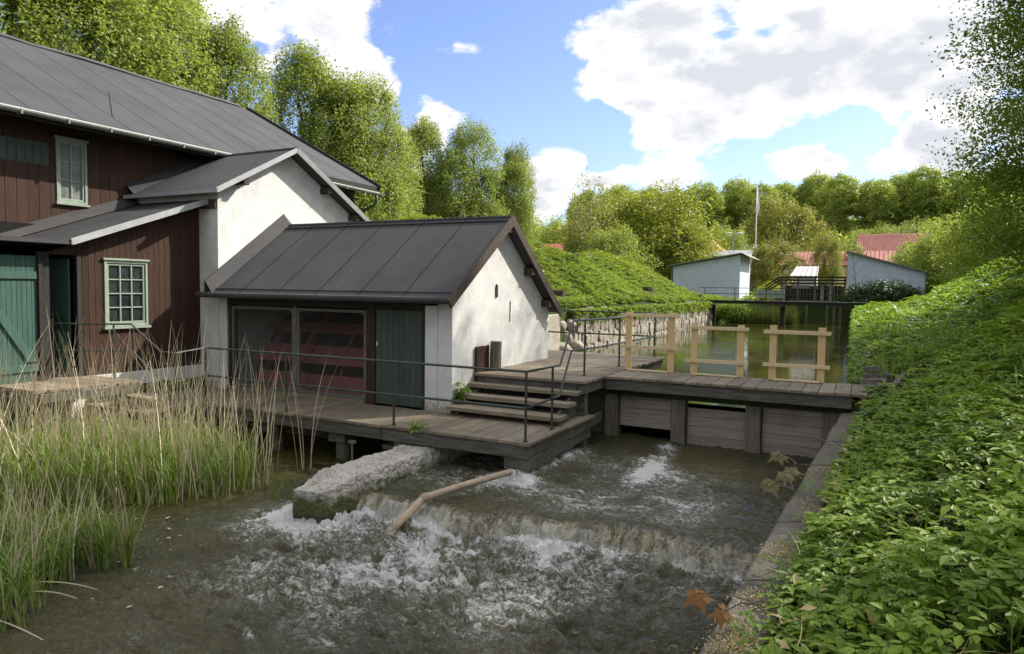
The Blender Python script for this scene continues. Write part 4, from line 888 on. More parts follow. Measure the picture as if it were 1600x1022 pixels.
def stone_wall(name, pts, z0, z1, label, seed, out, rows=4, sw=.42, lean=.10, mat=M_stone):
    """dry stone facing along a polyline in plan; out = outward normal"""
    rnd = random.Random(seed); m = MB()
    for (a, b) in zip(pts, pts[1:]):
        a, b = Vector(a), Vector(b); L = (b-a).length; d = (b-a)/L; zz = z0
        for r in range(rows):
            h = (z1-z0)/rows; u = rnd.uniform(-.2, 0)
            while u < L:
                w = rnd.uniform(.55, 1.5)*sw; c = a+d*(u+w/2); zc = zz+h/2+rnd.uniform(-.04, .04)
                ang = rnd.uniform(-.25, .25)+.2; hw, hh = w*.58, h*.66*rnd.uniform(.8, 1.25)
                o = Vector(out)*(-lean*(zc-z0)/(z1-z0)+rnd.uniform(-.03, .05)); q = []
                nn = 6
                for k in range(nn):
                    th = 2*math.pi*k/nn+ang; rr = rnd.uniform(.85, 1.15); q.append((math.cos(th)*hw*rr, math.sin(th)*hh*rr))
                base = [Vector((c.x+o[0]+d.x*x-out[0]*.22, c.y+o[1]+d.y*x-out[1]*.22, zc+y)) for x, y in q]
                front = [Vector((c.x+o[0]+d.x*x*.92+out[0]*.04, c.y+o[1]+d.y*x*.92+out[1]*.04, zc+y*.92)) for x, y in q]
                cc = Vector((c.x+o[0]+out[0]*.065, c.y+o[1]+out[1]*.10, zc+rnd.uniform(-.02, .04)))
                i0 = len(m.v); m.v += [tuple(p) for p in base+front+[cc]]
                for k in range(nn):
                    k2 = (k+1) % nn; m.f.append([i0+k, i0+k2, i0+nn+k2, i0+nn+k]); m.f.append([i0+nn+k, i0+nn+k2, i0+2*nn])
                u += w*.93
            zz += h
        m.prism([(a.x-out[0]*.5, a.y-out[1]*.5, z0-.3), (b.x-out[0]*.5, b.y-out[1]*.5, z0-.3), (b.x-out[0]*.2, b.y-out[1]*.2, z1-.1), (a.x-out[0]*.2, a.y-out[1]*.2, z1-.1)], (-out[0]*.1, -out[1]*.1, 0))
    return tag(m.build(name, mat), label, 'wall')
stone_wall('stone_quay_wall', [(-8.15, 20.4), (-8.15, 42.5)], -.1, 1.40, 'rough field stone wall holding up the sunny grass mound along the pond', 5, (1, 0), rows=4, sw=.27)
stone_wall('stone_quay_wall', [(-.10, 17), (-.18, 20), (-.4, 43)], -.1, .62, 'overgrown stone wall under the shaded bank of the pond', 6, (-1, 0), rows=5, sw=.24, lean=.0)
m = MB(); m.jbox(-8.6, -8.14, 15.6, 19.15, -1.2, 1.33, .01); tag(m.build('concrete_abutment', M_pierconc, bevel=.02), 'pale concrete block wall beside the rock pile at the pond edge', 'wall')
def stones(name, spots, label, cat, mat, group=None, seed=1):
    rnd = random.Random(seed)
    for (x, y, z, rx, ry, rz) in spots:
        m = MB(); m.ell((x, y, z), (rx, ry, rz), 9, 6, .17, rnd); o = m.build(name, mat); tag(o, label, cat, group)
        o.modifiers.new('s', 'SUBSURF').levels = 1; o.modifiers['s'].render_levels = 1
for q, lab in (((-8.2, 19.4, .25, .35, .3, .25), 'largest boulder at the water line beside the concrete block'), ((-8.3, 19.8, .55, .3, .35, .3), 'boulder in the middle of the pile at the pond edge'), ((-8.0, 20.1, .3, .28, .3, .22), 'boulder at the foot of the stone quay, half in the water'),
               ((-8.35, 19.5, .95, .28, .3, .22), 'upper boulder of the pile, against the concrete block'), ((-8.3, 20.1, 1.0, .3, .35, .2), 'upper boulder of the pile, next to the stone quay'), ((-8.15, 19.75, .12, .3, .25, .18), 'small low boulder at the waterline under the middle of the pile')):
    stones('boulder', [q], lab, 'boulder', M_stone, 'boulders piled at the pond edge', int(q[1]*100))
def stump(x, y, r, h, label, tilt=0):
    z = hz(x, y); t = thing('tree_stump', (x, y, z), label, 'tree stump', 'tree stumps on the grass mound')
    m = MB(); pts = [(x, y, z-.1), (x+tilt*.4, y, z+h*.4), (x+tilt, y, z+h)]; m.tube(pts, [r*1.3, r*1.02, r], 11)
    for i in range(len(m.v)): m.v[i] = (m.v[i][0]+random.uniform(-.05, .05)*r*3, m.v[i][1]+random.uniform(-.05, .05)*r*3, m.v[i][2]+random.uniform(-.03, .03))
    m.build('trunk_base', M_bark, t)
    m = MB(); m.tube([(x+tilt, y, z+h+.0), (x+tilt, y, z+h+.02)], r*.85, 11); m.build('cut_face', M_post, t)
stump(-9.0, 20.9, .27, .42, 'squat dark stump just above the stone quay near the concrete block')
stump(-11.2, 27.5, .26, .35, 'low stump in the grass near the top of the mound')
stump(-9.3, 32.5, .25, .5, 'pale stump beside a fallen branch halfway down the mound')
stump(-8.5, 40.3, .24, .35, 'dark stump at the foot of the mound by the far footbridge')
def timber_pile():
    rnd = random.Random(4)
    L = [((-.02, 12.75, .63), (.36, 12.82, .66), .13, .09, 'grey squared timber offcut lying lowest at the very end of the footbridge planks'), ((.02, 12.95, .70), (.40, 13.15, .74), .10, .08, 'broken timber propped across the heap at the bridge end'), ((.25, 12.6, .62), (.75, 12.72, .67), .12, .05, 'flat split board reaching from the heap into the bank plants'),
         ((.05, 13.2, .80), (.24, 13.05, .84), .14, .10, 'short blocky timber end on top of the heap by the pond'), ((.42, 12.5, .60), (.62, 13.0, .78), .08, .05, 'thin slanting timber at the bank side of the heap'), ((.0, 12.5, .61), (.30, 12.45, .61), .07, .04, 'small splinter of timber beside the last footbridge plank')]
    for i, (a, b, w, h, lab) in enumerate(L):
        m = MB(); m.beam(a, b, w, h); m.v = [tuple(c+rnd.uniform(-.015, .015) for c in p) for p in m.v]
        tag(m.build('old_timber', M_post, bevel=.006), lab, 'timber', 'old timbers heaped at the bridge end')
timber_pile()
m = MB(); m.prism([(-.06, 11.6, .3), (.55, 11.6, .3), (.55, 13.4, .3), (.0, 13.4, .3)], (0, 0, .24)); tag(m.build('stone_abutment', M_conc, bevel=.03), 'concrete bridge seat under the heap of old timbers', 'abutment')

# --- far end of the pond
def far_things():
    railing_y = 42.0
    t = thing('far_footbridge', (-4.3, 42, 1.5), 'dark iron footbridge with thin railings across the far end of the pond', 'footbridge')
    m = MB(); m.box(-8.6, .2, 41.6, 42.6, 1.50, 1.57); m.build('deck', M_dark, t)
    m = MB(); m.box(-8.6, .2, 41.62, 41.74, 1.38, 1.498); m.build('girder', M_dark, t); m = MB(); m.box(-8.6, .2, 42.45, 42.57, 1.38, 1.498); m.build('girder', M_dark, t)
    for x in (-8.02, -4.2, -.45):
        m = MB(); m.tube([(x, 42.1, -1.2), (x, 42.1, 1.28)], .10 if x != -4.2 else .13, 10); m.build('pillar', M_dark, t)
    for i in range(6):
        x = -8.5+i*1.72; m = MB(); m.tube([(x, 41.68, 1.57), (x, 41.68, 2.29)], .022, 6); m.build('rail_post', M_railb, t)
    for z in (2.29, 1.95):
        m = MB(); m.tube([(-8.8, 41.68, z), (.9, 41.68, z)], .02, 6); m.build('rail', M_railb, t)
    # sheds
    t = thing('white_shed', (-10, 52, 1.4), 'white shed with a lean-to roof rising towards the canal, its end wall in full sun', 'shed')
    m = MB(); m.prism([(-12.5, 50, .9), (-7.84, 50, .9), (-7.84, 50, 4.62), (-12.5, 50, 3.84)], (0, 4.6, 0)); m.build('wall', M_stucco, t, bevel=.02)
    m = MB(); m.slab((-12.8, 49.7, 3.92), (-12.8, 54.9, 3.92), (-7.75, 54.9, 4.77), (-7.75, 49.7, 4.77), .09); m.slab((-7.75, 49.8, 4.77), (-7.75, 54.9, 4.77), (-7.15, 54.9, 4.45), (-7.15, 49.8, 4.45), .06); m.build('roof', M_olive_roof, t)
    m = MB(); m.tube([(-12.56, 49.93, 3.8), (-12.56, 49.93, 1.2)], .04, 6); m.build('downpipe', M_gutter, t)
    t = thing('white_shed', (1, 52, 1.4), 'white shed with a lean-to roof falling towards the shaded bank, a dark bush before it', 'shed')
    m = MB(); m.prism([(-1.1, 50, .9), (3.3, 50, .9), (3.3, 50, 3.40), (-1.1, 50, 4.70)], (0, 4.6, 0)); m.build('wall', M_stucco, t, bevel=.02)
    m = MB(); m.slab((-1.2, 49.75, 4.82), (-1.2, 54.9, 4.82), (3.5, 54.9, 3.44), (3.5, 49.75, 3.44), .09); m.build('roof', M_olive_roof, t)
    m = MB(); m.tube([(3.26, 49.93, 3.35), (3.26, 49.93, 1.2)], .04, 6); m.build('downpipe', M_gutter, t)
    # timber sluice works between them
    t = thing('timber_sluice_works', (-3, 49, 1.5), 'dark timber sluice works with slatted railings between the two white sheds', 'sluice')
    for i, z in enumerate((3.05, 2.86, 2.66)):
        m = MB(); m.box(-5.0, -1.1, 47.9, 47.96, z-.05, z+.05); m.beam((-5.0, 47.93, z), (-5.9, 47.93, z-.62), .05, .1); m.build('slat', M_dark, t)
    for x in (-4.9, -3.9, -2.9, -1.9, -1.2):
        m = MB(); m.box(x-.05, x+.05, 47.97, 48.07, 1.5, 3.08); m.build('post', M_post, t)
    m = MB(); m.box(-5.6, -1.1, 47.95, 49.6, 1.42, 1.55); m.build('deck', M_post, t)
    m = MB()
    for k in range(18): m.box(-4.8+k*.2, -4.61+k*.2, 48.5, 48.56, 1.56, 2.55-.03*(k % 3))
    m.build('boarding', M_dark, t)
    for (x0, x1, z0, z1) in ((-4.3, -3.3, 2.3, 2.55), (-4.9, -4.7, 1.6, 2.7), (-2.6, -2.4, 1.6, 2.5), (-2.1, -1.95, 1.5, 2.6)):
        m = MB(); m.box(x0, x1, 48.35, 48.43, z0, z1); m.build('cross_timber', M_gate, t)
    for (x0, x1) in ((-4.4, -3.6), (-3.1, -2.3)):
        m = MB(); m.box(x0, x1, 48.2, 48.3, .15, 1.1); m.build('opening_shade', M_black, t)  # solid black box, the shade inside an opening put into its colour
    m = MB(); m.box(-8.1, -.2, 48.32, 48.7, -1.2, 1.35); m.build('sill_wall', M_beam, t)
    for x in (-4.55, -3.35, -2.15, -1.75, -1.4):
        m = MB(); m.box(x-.07, x+.07, 48.0, 48.16, -1, 1.42); m.build('pile', M_post, t)
    t = thing('sheet_metal_hood', (-3.6, 50.5, 1.5), 'pale corrugated metal hood standing above the dark timber sluice works', 'hood')
    m = MB(); m.box(-4.35, -2.95, 50.2, 51.4, 1.5, 3.2); m.build('cabinet', M_zinc, t)
    m = MB(); m.slab((-4.62, 49.9, 3.18), (-2.9, 49.9, 3.18), (-2.9, 51.2, 3.85), (-4.3, 51.2, 3.85), .05)
    for i in range(6): m.beam((-4.55+i*.32, 49.92, 3.20), (-4.27+i*.27, 51.18, 3.87), .04, .05)
    m.build('roof', M_zinc, t)
    t = thing('green_railing', (-6, 46.6, 1.5), 'grey green panel railing beside the reeds left of the sluice works', 'railing')
    m = MB(); m.box(-6.2, -4.7, 46.9, 46.95, 1.7, 2.2); m.build('panel', M_frame, t)
    m = MB(); m.box(-6.3, -6.22, 46.9, 46.98, 1.3, 2.3); m.build('post', M_frame, t); m = MB(); m.box(-4.68, -4.6, 46.9, 46.98, 1.3, 2.3); m.build('post', M_frame, t)
    # houses
    t = thing('red_roofed_house', (-33.5, 72, 3), 'low house with a red tiled roof half hidden behind the mound', 'house')
    m = MB(); m.slab((-39.5, 70, 5.15), (-29.2, 70, 5.15), (-29.2, 74, 7.3), (-37.8, 74, 7.3), .15); m.slab((-39.5, 78, 5.15), (-29.2, 78, 5.15), (-29.2, 74, 7.3), (-37.8, 74, 7.3), .15); m.build('roof', M_redtile, t)
    m = MB(); m.box(-39, -29.5, 70.5, 77.5, 1, 5.12); m.build('wall', M_housewall, t)
    t = thing('long_red_house', (-5, 80, 2), 'long cream house with a faded red roof and ochre shutters behind the sluice works', 'house')
    m = MB(); m.slab((-8.3, 78, 4.9), (2.5, 78, 4.9), (2.5, 81, 6.45), (-8.0, 81, 6.45), .12); m.slab((-8.3, 84, 4.9), (2.5, 84, 4.9), (2.5, 81, 6.45), (-8.0, 81, 6.45), .12)
    for i in range(27): m.beam((-8.1+i*.4, 78.0, 4.94), (-7.95+i*.395, 81, 6.49), .04, .05)
    m.build('roof', M_redmetal, t)
    m = MB(); m.box(-8, 2.2, 78.4, 83.6, 1, 4.86); w = m.build('wall', M_housewall, t)
    for x in (-6.8, -4.4, -1.9, .3):
        m = MB(); m.box(x, x+1.3, 78.33, 78.39, 3.3, 4.45); m.build('shutter', M_ochre, t)
    t = thing('tall_red_house', (1, 95, 2), 'taller house with a ribbed pale red roof and a grey gable dormer', 'house')
    m = MB(); m.slab((-1.4, 92, 6.4), (7.5, 92, 6.4), (6.6, 96, 9.3), (-1.2, 96, 9.3), .15); m.slab((-1.4, 100, 6.4), (7.5, 100, 6.4), (6.6, 96, 9.3), (-1.2, 96, 9.3), .15)
    for i in range(34): m.beam((-1.2+i*.26, 92, 6.45), (-1.1+i*.228, 96, 9.35), .04, .04)
    m.build('roof', M_redmetal, t)
    m = MB(); m.box(-1.2, 7, 92.4, 99.6, 1, 6.35); m.build('wall', M_housewall, t)
    m = MB(); m.prism([(2.4, 90.9, 5.2), (5.8, 90.9, 5.2), (5.6, 90.9, 6.3), (4.1, 90.9, 7.9), (2.6, 90.9, 6.3)], (0, 3, 0)); m.build('dormer', M_flash, t)
    m = MB(); m.slab((2.3, 90.6, 6.1), (2.3, 94, 6.1), (4.1, 94, 8.05), (4.1, 90.6, 8.05), .1); m.slab((5.9, 90.6, 6.1), (5.9, 94, 6.1), (4.1, 94, 8.05), (4.1, 90.6, 8.05), .1); m.build('dormer_roof', M_barge, t)
    t = thing('orange_roofed_barn', (-13.5, 66, 2), 'small dark barn with an orange tiled hip roof peeping over the white shed', 'barn')
    m = MB(); m.slab((-16.6, 66, 5.85), (-12.1, 66, 5.75), (-13.6, 68, 7.35), (-15.5, 68, 7.5), .1); m.add([(-12.1, 66, 5.75), (-12.1, 70, 5.75), (-13.6, 68, 7.35)], [(0, 1, 2)]); m.build('roof', M_orange, t)
    m = MB(); m.box(-16.4, -12.3, 66.2, 69.8, 1, 5.7); m.build('wall', M_dark, t)
    t = thing('grey_roofed_hut', (-9.5, 58, 2), 'low hut with a grey sheet roof directly behind the sunlit white shed', 'hut')
    m = MB(); m.slab((-11.6, 57, 4.9), (-8.1, 57, 4.9), (-8.3, 59, 5.45), (-11.2, 59, 5.45), .08); m.build('roof', M_flash, t)
    m = MB(); m.box(-11.4, -8.3, 57.2, 60, 1, 4.85); m.build('wall', M_housewall, t)
    t = thing('flagpole', (-8.21, 60, 1.5), 'tall white flagpole with a limp narrow pennant behind the white shed', 'flagpole')
    m = MB(); m.tube([(-8.21, 60, 1.4), (-8.24, 60, 6), (-8.27, 60, 10.8)], [.05, .045, .03], 8); m.ell((-8.27, 60, 10.85), (.08, .08, .08)); m.build('pole', M_white, t, smooth=True)
    m = MB(); pts = [(-8.25, 10.6), (-8.12, 10.2), (-8.07, 9.6), (-8.02, 9.0), (-8.05, 8.6), (-8.22, 8.2), (-8.24, 9.0), (-8.20, 9.8)]
    m.prism([(x, 59.95, z) for x, z in pts], (0, .02, 0)); m.build('pennant', M_white, t)
    t = thing('street_lamp', (-13.6, 75, 2), 'grey street lamp with a short arm among the trees behind the orange roof', 'street lamp')
    m = MB(); m.tube([(-12.6, 75, 1.5), (-12.6, 75, 7.6), (-12.5, 75, 8.0), (-12.1, 75, 8.1)], .06, 8); m.build('pole', M_flash, t)
    m = MB(); m.ell((-11.9, 75, 8.1), (.35, .15, .10)); m.ell((-13.0, 75, 8.15), (.3, .13, .09)); m.build('lamp_head', M_white, t)
M_olive_roof = surf('olive_roof_edge', (.13, .14, .09), (.20, .20, .14), 4, rough=.7, bmp=.2)
far_things()

# ------------------------------------------------------------------ vegetation
def unit(v): return v/np.maximum(np.linalg.norm(v, axis=-1, keepdims=True), 1e-9)
def leaf_quads(c, nrm, ax, size, width=.55):
    """folded diamond leaves: c centre, nrm normal, ax long axis"""
    ax = unit(ax-nrm*(ax*nrm).sum(-1, keepdims=True)); sd = np.cross(nrm, ax); s = size[:, None]
    V = np.stack([c-ax*s*.5, c+sd*s*width*.5+nrm*s*.08, c+ax*s*.5, c-sd*s*width*.5+nrm*s*.08], 1)
    F = np.arange(len(c)*4).reshape(-1, 4)
    return V.reshape(-1, 3), F
def crown_cloud(rng, lobes, nclump, per, leaf, spread, shell=.55, rag=.22, updir=.8, elong=2.2, floor=-.75, flat=1.0, gap=.0):
    L = np.array(lobes, float); area = (L[:, 3]*L[:, 4]+L[:, 3]*L[:, 5]+L[:, 4]*L[:, 5]); pick = rng.choice(len(L), nclump, p=area/area.sum()); l = L[pick]
    d = unit(rng.normal(size=(nclump, 3))); lo = d[:, 2] < floor; d[lo, 2] *= -1
    rr = shell+(1-shell)*rng.rand(nclump)**.55
    ph = rng.rand(4)*50
    bumpy = 1+rag*(fbm(d[:, 0]*2.2+ph[0]+pick*3.1, d[:, 1]*2.2+d[:, 2]*1.7+ph[1], 3))*2
    c = l[:, :3]+d*l[:, 3:6]*(rr*bumpy)[:, None]
    if gap:
        g = fbm(c[:, 0]*.55+ph[2]+c[:, 2]*.3, c[:, 2]*.6+c[:, 1]*.4+ph[3], 2); keep = g > -gap; c = c[keep]; d = d[keep]
    n = len(c); ax = unit(d*np.array([1, 1, .4])+np.array([0, 0, updir]))
    tone = rng.rand(n)
    c2 = np.repeat(c, per, 0); a2 = np.repeat(ax, per, 0); d2 = np.repeat(d, per, 0); tn = np.repeat(tone, per); N = len(c2)
    off = rng.normal(size=(N, 3))*spread*np.array([1, 1, flat]); off += a2*rng.normal(size=(N, 1))*spread*(elong-1)
    p = c2+off; nr = unit(d2*.6+rng.normal(size=(N, 3))*.75+np.array([0, 0, .55])); axl = unit(a2+rng.normal(size=(N, 3))*.7)
    V, F = leaf_quads(p, nr, axl, leaf*(.65+.7*rng.rand(N)))
    tint = np.clip(.5*tn+.5*rng.rand(N), 0, 1)
    return V, F, np.repeat(tint, 4)
def trunk_mesh(base, r, tips, mat, parent, fork=.35, n=7, wob=.04, seed=1):
    """a tapered trunk with limbs curving to every tip"""
    rnd = random.Random(seed); m = MB(); b = Vector(base); top = max(t[2] for t in tips); H = top-b.z
    cx = sum(t[0] for t in tips)/len(tips); cy = sum(t[1] for t in tips)/len(tips)
    f = Vector((b.x*.6+cx*.4, b.y*.6+cy*.4, b.z+H*fork))
    m.tube([b+Vector((0, 0, -.4)), b+Vector((0, 0, .25)), b.lerp(f, .5), f], [r*1.5, r*1.08, r*.9, r*.78], n)
    for t in tips:
        t = Vector(t); L = (t-f).length; st = b.lerp(f, rnd.uniform(.72, 1)); mid = st.lerp(t, .45)+Vector((rnd.uniform(-wob, wob)*L, rnd.uniform(-wob, wob)*L, L*.06)); rr = r*.62*min(1, .45+.5*L/H)
        m.tube([st, st.lerp(mid, .5)+Vector((rnd.uniform(-.03, .03)*L, 0, 0)), mid, mid.lerp(t, .55)+Vector((rnd.uniform(-wob, wob)*L, rnd.uniform(-wob, wob)*L, 0)), t], [rr, rr*.85, rr*.62, rr*.36, rr*.1], 6, False)
        for q in range(3):
            a = mid.lerp(t, rnd.uniform(0, .7)); e = a+Vector((rnd.uniform(-1, 1), rnd.uniform(-1, 1), rnd.uniform(.3, 1.2)))*L*.25
            m.tube([a, a.lerp(e, .5)+Vector((0, 0, .03*L)), e], [rr*.32, rr*.2, rr*.05], 5, False)
    return m.build('trunk', mat, parent, smooth=True)
PROTO = {}
def tree(kind, name, label, x, y, z, H, group=None, rot=0, wide=1.0, cat='tree'):
    """kinds are built once at unit placement, then copied with their parts"""
    if kind not in PROTO:
        t = thing(name, (0, 0, 0), label, cat, group); PROTO[kind] = (t, KINDS[kind](t))
        root = t; h0 = PROTO[kind][1]
    else:
        src, h0 = PROTO[kind]; root = src.copy(); COL.objects.link(root); root.name = name
        for k in ('label', 'category', 'group'):
            if k in root: del root[k]
        tag(root, label, cat, group)
        for ch in src.children:
            c = ch.copy(); COL.objects.link(c); c.parent = root
    s = H/h0; root.location = (x, y, z); root.scale = (s*wide, s*wide, s); root.rotation_euler = (0, 0, rot)
    return root
def k_linden(seed, lobes, tips, n=4300, per=24, leaf=.135):
    def f(t):
        rng = np.random.RandomState(seed)
        V, F, ti = crown_cloud(rng, lobes, n, per, leaf, .15, shell=.62, rag=.09, updir=1.3, elong=2.2, floor=-.8, gap=.40)
        np_mesh('crown', V, F, L_linden, t, ti)
        trunk_mesh((0, 0, 0), .34, tips, M_bark, t, fork=.24, seed=seed)
        return max(l[2]+l[5] for l in lobes)
    return f
def k_beech(seed, n=1000, per=26, leaf=.27):
    def f(t):
        rng = np.random.RandomState(seed); H = 14
        lobes = [(0, 0, 9.9, 3.5, 3.4, 4.0)]+[(2.0*math.cos(a), 2.0*math.sin(a), 8.8+1.0*math.sin(a*2+seed), 1.9, 1.9, 1.9) for a in np.linspace(0, 5.2, 5)+seed]+[(1.2*math.cos(a), 1.2*math.sin(a), 6.0, 1.6, 1.6, 1.0) for a in (1, 3.2, 5)]
        V, F, ti = crown_cloud(rng, lobes, n, per, leaf, .30, shell=.6, rag=.10, updir=.5, elong=1.3, floor=-.5, flat=.6, gap=.36)
        np_mesh('crown', V, F, L_beech, t, ti)
        trunk_mesh((0, 0, 0), .28, [(rng.uniform(-2.5, 2.5), rng.uniform(-2.5, 2.5), rng.uniform(8, 13)) for _ in range(6)], M_bark2, t, fork=.5, seed=seed)
        return H
    return f
def k_round(seed, mat, n=1500, per=24, leaf=.2, droop=.0, bark=None, base=.12):
    def f(t):
        rng = np.random.RandomState(seed); H = 10
        lobes = [(0, 0, 5.4, 3.6, 3.6, 4.4)]
        for k in range(7):
            a = k*2*math.pi/7+seed; lobes.append((2.6*math.cos(a), 2.6*math.sin(a), 3.4+1.6*math.sin(k*2.1+seed), 2.0, 2.0, 2.3))
        lobes += [(1.2, .4, 7.4, 1.8, 1.8, 2.4), (-1.5, -.6, 6.8, 1.8, 1.8, 2.2)]
        V, F, ti = crown_cloud(rng, lobes, n, per, leaf, .25, shell=.5, rag=.2, updir=.5-droop, elong=1.8, floor=-.6, gap=.26)
        np_mesh('crown', V, F, mat, t, ti)
        trunk_mesh((0, 0, 0), .25, [(rng.uniform(-2.4, 2.4), rng.uniform(-2.4, 2.4), rng.uniform(5, 9)) for _ in range(9)], bark or M_bark, t, fork=base, seed=seed)
        return H
    return f
def k_open(seed, mat, n=620, per=22, leaf=.2, bark=None):
    """thin airy tree with hanging sprays"""
    def f(t):
        rng = np.random.RandomState(seed); H = 10
        lobes = [(0, 0, 6, 1.7, 1.7, 4.2), (.9, .2, 4.4, 1.2, 1.2, 2.6), (-.9, .1, 5, 1.2, 1.2, 3), (.2, .8, 3, 1.3, 1.2, 2)]
        V, F, ti = crown_cloud(rng, lobes, n, per, leaf, .17, shell=.25, rag=.3, updir=-1.4, elong=3.2, floor=-.9, gap=.15)
        np_mesh('crown', V, F, mat, t, ti)
        trunk_mesh((0, 0, 0), .14, [(rng.uniform(-1.6, 1.6), rng.uniform(-1.6, 1.6), rng.uniform(4, 9.8)) for _ in range(9)], bark or M_bark, t, fork=.15, seed=seed)
        return H
    return f
KINDS = {
    'lindenA': k_linden(11, [(0, 0, 8.5, 2.5, 2.5, 5.6), (1.9, .3, 6.4, 1.9, 2.0, 4.6), (-1.9, -.2, 7.0, 1.9, 2.0, 4.6), (.3, 1.4, 5, 2.2, 2.2, 3.4), (.2, -1.5, 4.6, 2.2, 2.2, 3.2)], [(-2, 0, 9), (-1, .6, 12), (.2, 0, 13), (1.2, .3, 11), (2.2, -.2, 9), (0, -1.4, 10), (.8, 1.5, 9), (-1.8, -1, 8)]),
    'lindenB': k_linden(23, [(-.7, 0, 9.2, 2.0, 2.2, 5.0), (1.3, .2, 7.8, 1.9, 2.0, 4.8), (-1.9, .4, 5.6, 1.7, 1.9, 3.8), (.1, -1.2, 4.6, 2.4, 2.0, 3.2), (2.1, -.2, 4.8, 1.5, 1.7, 3.0)], [(-2, .4, 8), (-1.2, 0, 12.5), (-.3, .5, 13), (1, 0, 11.8), (2, .2, 9), (1.5, -1, 8), (-.5, -1.4, 9)]),
    'lindenC': k_linden(37, [(0, 0, 8.2, 2.1, 2.2, 5.8), (.9, .4, 5.4, 1.9, 1.9, 4.0), (-1.1, 0, 5.6, 1.7, 1.9, 4.0)], [(-1.2, 0, 10), (0, .3, 13), (.9, 0, 11), (1.4, .5, 8), (-.4, -1.2, 9)], n=3300),
    'beechA': k_beech(1), 'beechB': k_beech(2), 'beechC': k_beech(5),
    'round': k_round(3, L_olive), 'green': k_round(8, L_beech), 'bronze': k_round(12, L_maple, n=1150, base=.25), 'loose': k_round(15, L_linden, n=1000, per=22),
    'birch': k_open(4, L_birch, bark=M_birch), 'sapling': k_open(6, L_linden, n=420),
}
W = 'standing in the row behind the dark mill roof'
lind = 'lindens in the row behind the mill'
for (k, x, y, H, rot, wd, lab) in [
    ('lindenA', -30.5, 9.5, 16.5, 0, 1.15, 'broad linden at the near end of the row, partly cut by the mill roof'),
    ('lindenB', -29.5, 15.5, 15.8, 1, 1.15, 'second linden of the row, with dark limbs showing over the mill ridge'),
    ('lindenA', -30.0, 21.0, 16.2, 2.2, 1.1, 'third linden of the row, just before the gap with dark trunks'),
    ('lindenC', -29.5, 25.5, 14.5, .5, 1.0, 'narrow linden fourth in the row, ending at the mill ridge corner'),
    ('lindenC', -31.5, 23.5, 16.5, 3.5, 1.0, 'linden with bare dark lower limbs behind the third of the row'),
    ('lindenB', -28.8, 31.0, 14.9, .15, 1.12, 'tallest linden with a double dome rising past the far gable of the mill'),
    ('lindenA', -26.8, 33.5, 13.5, 4.4, .98, 'linden growing into the right flank of the double-domed linden'),
    ('lindenC', -27.8, 40.5, 12.8, 2.6, .98, 'slender linden alone between the two large groups of the row'),
    ('lindenA', -24.8, 42.0, 12.6, 1.3, 1.05, 'full rounded linden next to last in the row, over the wheelhouse roof'),
    ('lindenB', -23.2, 45.5, 11.6, 5.0, .82, 'smaller linden at the far end of the row, nearest the red tiled house')]:
    tree(k, 'linden_tree', lab, x, y, 1.0, H, lind, rot, wd)
ordinal = ['first', 'second', 'third', 'fourth', 'fifth', 'sixth', 'seventh', 'eighth', 'ninth', 'tenth', 'eleventh', 'twelfth', 'thirteenth', 'fourteenth', 'fifteenth', 'sixteenth']
rnd = random.Random(21); bg = 'beeches along the edge of the far hillside wood'
for i in range(16):
    px = 925+i*43+rnd.uniform(-8, 8); u = (px-800)/1080; az = math.atan(u)-R(27.05); y = 128+rnd.uniform(-5, 5); x = y*math.tan(az); z = hz(x, y)-.5
    tree('beech'+'ABC'[i % 3], 'beech_tree', ordinal[i]+' beech from the pond side in the front rank of the hillside wood', x, y, z, (.151+.006*math.sin(i*1.7))*y+2.1-z, bg, rnd.uniform(0, 6), rnd.uniform(.88, 1.02))
for i in range(14):
    px = 905+i*50+rnd.uniform(-10, 10); u = (px-800)/1080; az = math.atan(u)-R(27.05); y = 142+rnd.uniform(-4, 4); x = y*math.tan(az); z = hz(x, y)-.5
    tree('beech'+'BCA'[i % 3], 'beech_tree', 'tall beech in the rear rank of the hillside wood, its crown between those before it', x, y, z, .143*y+2.1-z, 'beeches in the rear rank of the hillside wood', rnd.uniform(0, 6), .9)
# scrub under the wood
def scrub():
    rng = np.random.RandomState(5); lobes = []
    for i in range(190):
        x = rng.uniform(-85, 45); y = rng.uniform(112, 126) if i < 100 else rng.uniform(146, 175); r = rng.uniform(1.8, 3.2) if i < 100 else rng.uniform(3.5, 5.5); z = hz(x, y)+(0 if i < 100 else 1.5); lobes.append((x, y, z+r*.5, r, r, r*rng.uniform(.7, 1.3)))
    V, F, ti = crown_cloud(rng, lobes, 9500, 16, .5, .42, shell=.6, rag=.2, updir=.4, elong=1.3, floor=-.2)
    tag(np_mesh('undergrowth', V, F, L_beech, None, ti), kind='stuff')
scrub()
def rt(kind, name, lab, px, ytop, y, zb=None, wide=1.0, rot=0, group=None, cat='tree'):
    az = math.atan((px-800)/1080)-R(27.05); x = y*math.tan(az); z = hz(x, y)-.15 if zb is None else zb
    _, el = px_dir(px, ytop); H = math.hypot(x, y)*math.tan(R(el))+2.1-z
    tree(kind, name, lab, x, y, z, H, group, rot, wide, cat)
mid = 'trees between the pond and the far wood'
rt('round', 'willow_tree', 'largest olive green spreading tree behind the mound, left of the first white shed', 1020, 290, 58, wide=1.35, rot=.6, group=mid)
rt('round', 'willow_tree', 'rounded olive green tree crowding the birch side of the largest spreading tree', 965, 300, 66, wide=1.1, rot=2.2, group=mid)
rt('loose', 'willow_tree', 'low bushy yellow green tree just over the crest of the mound', 955, 352, 50, wide=1.35, rot=1.0, group=mid)
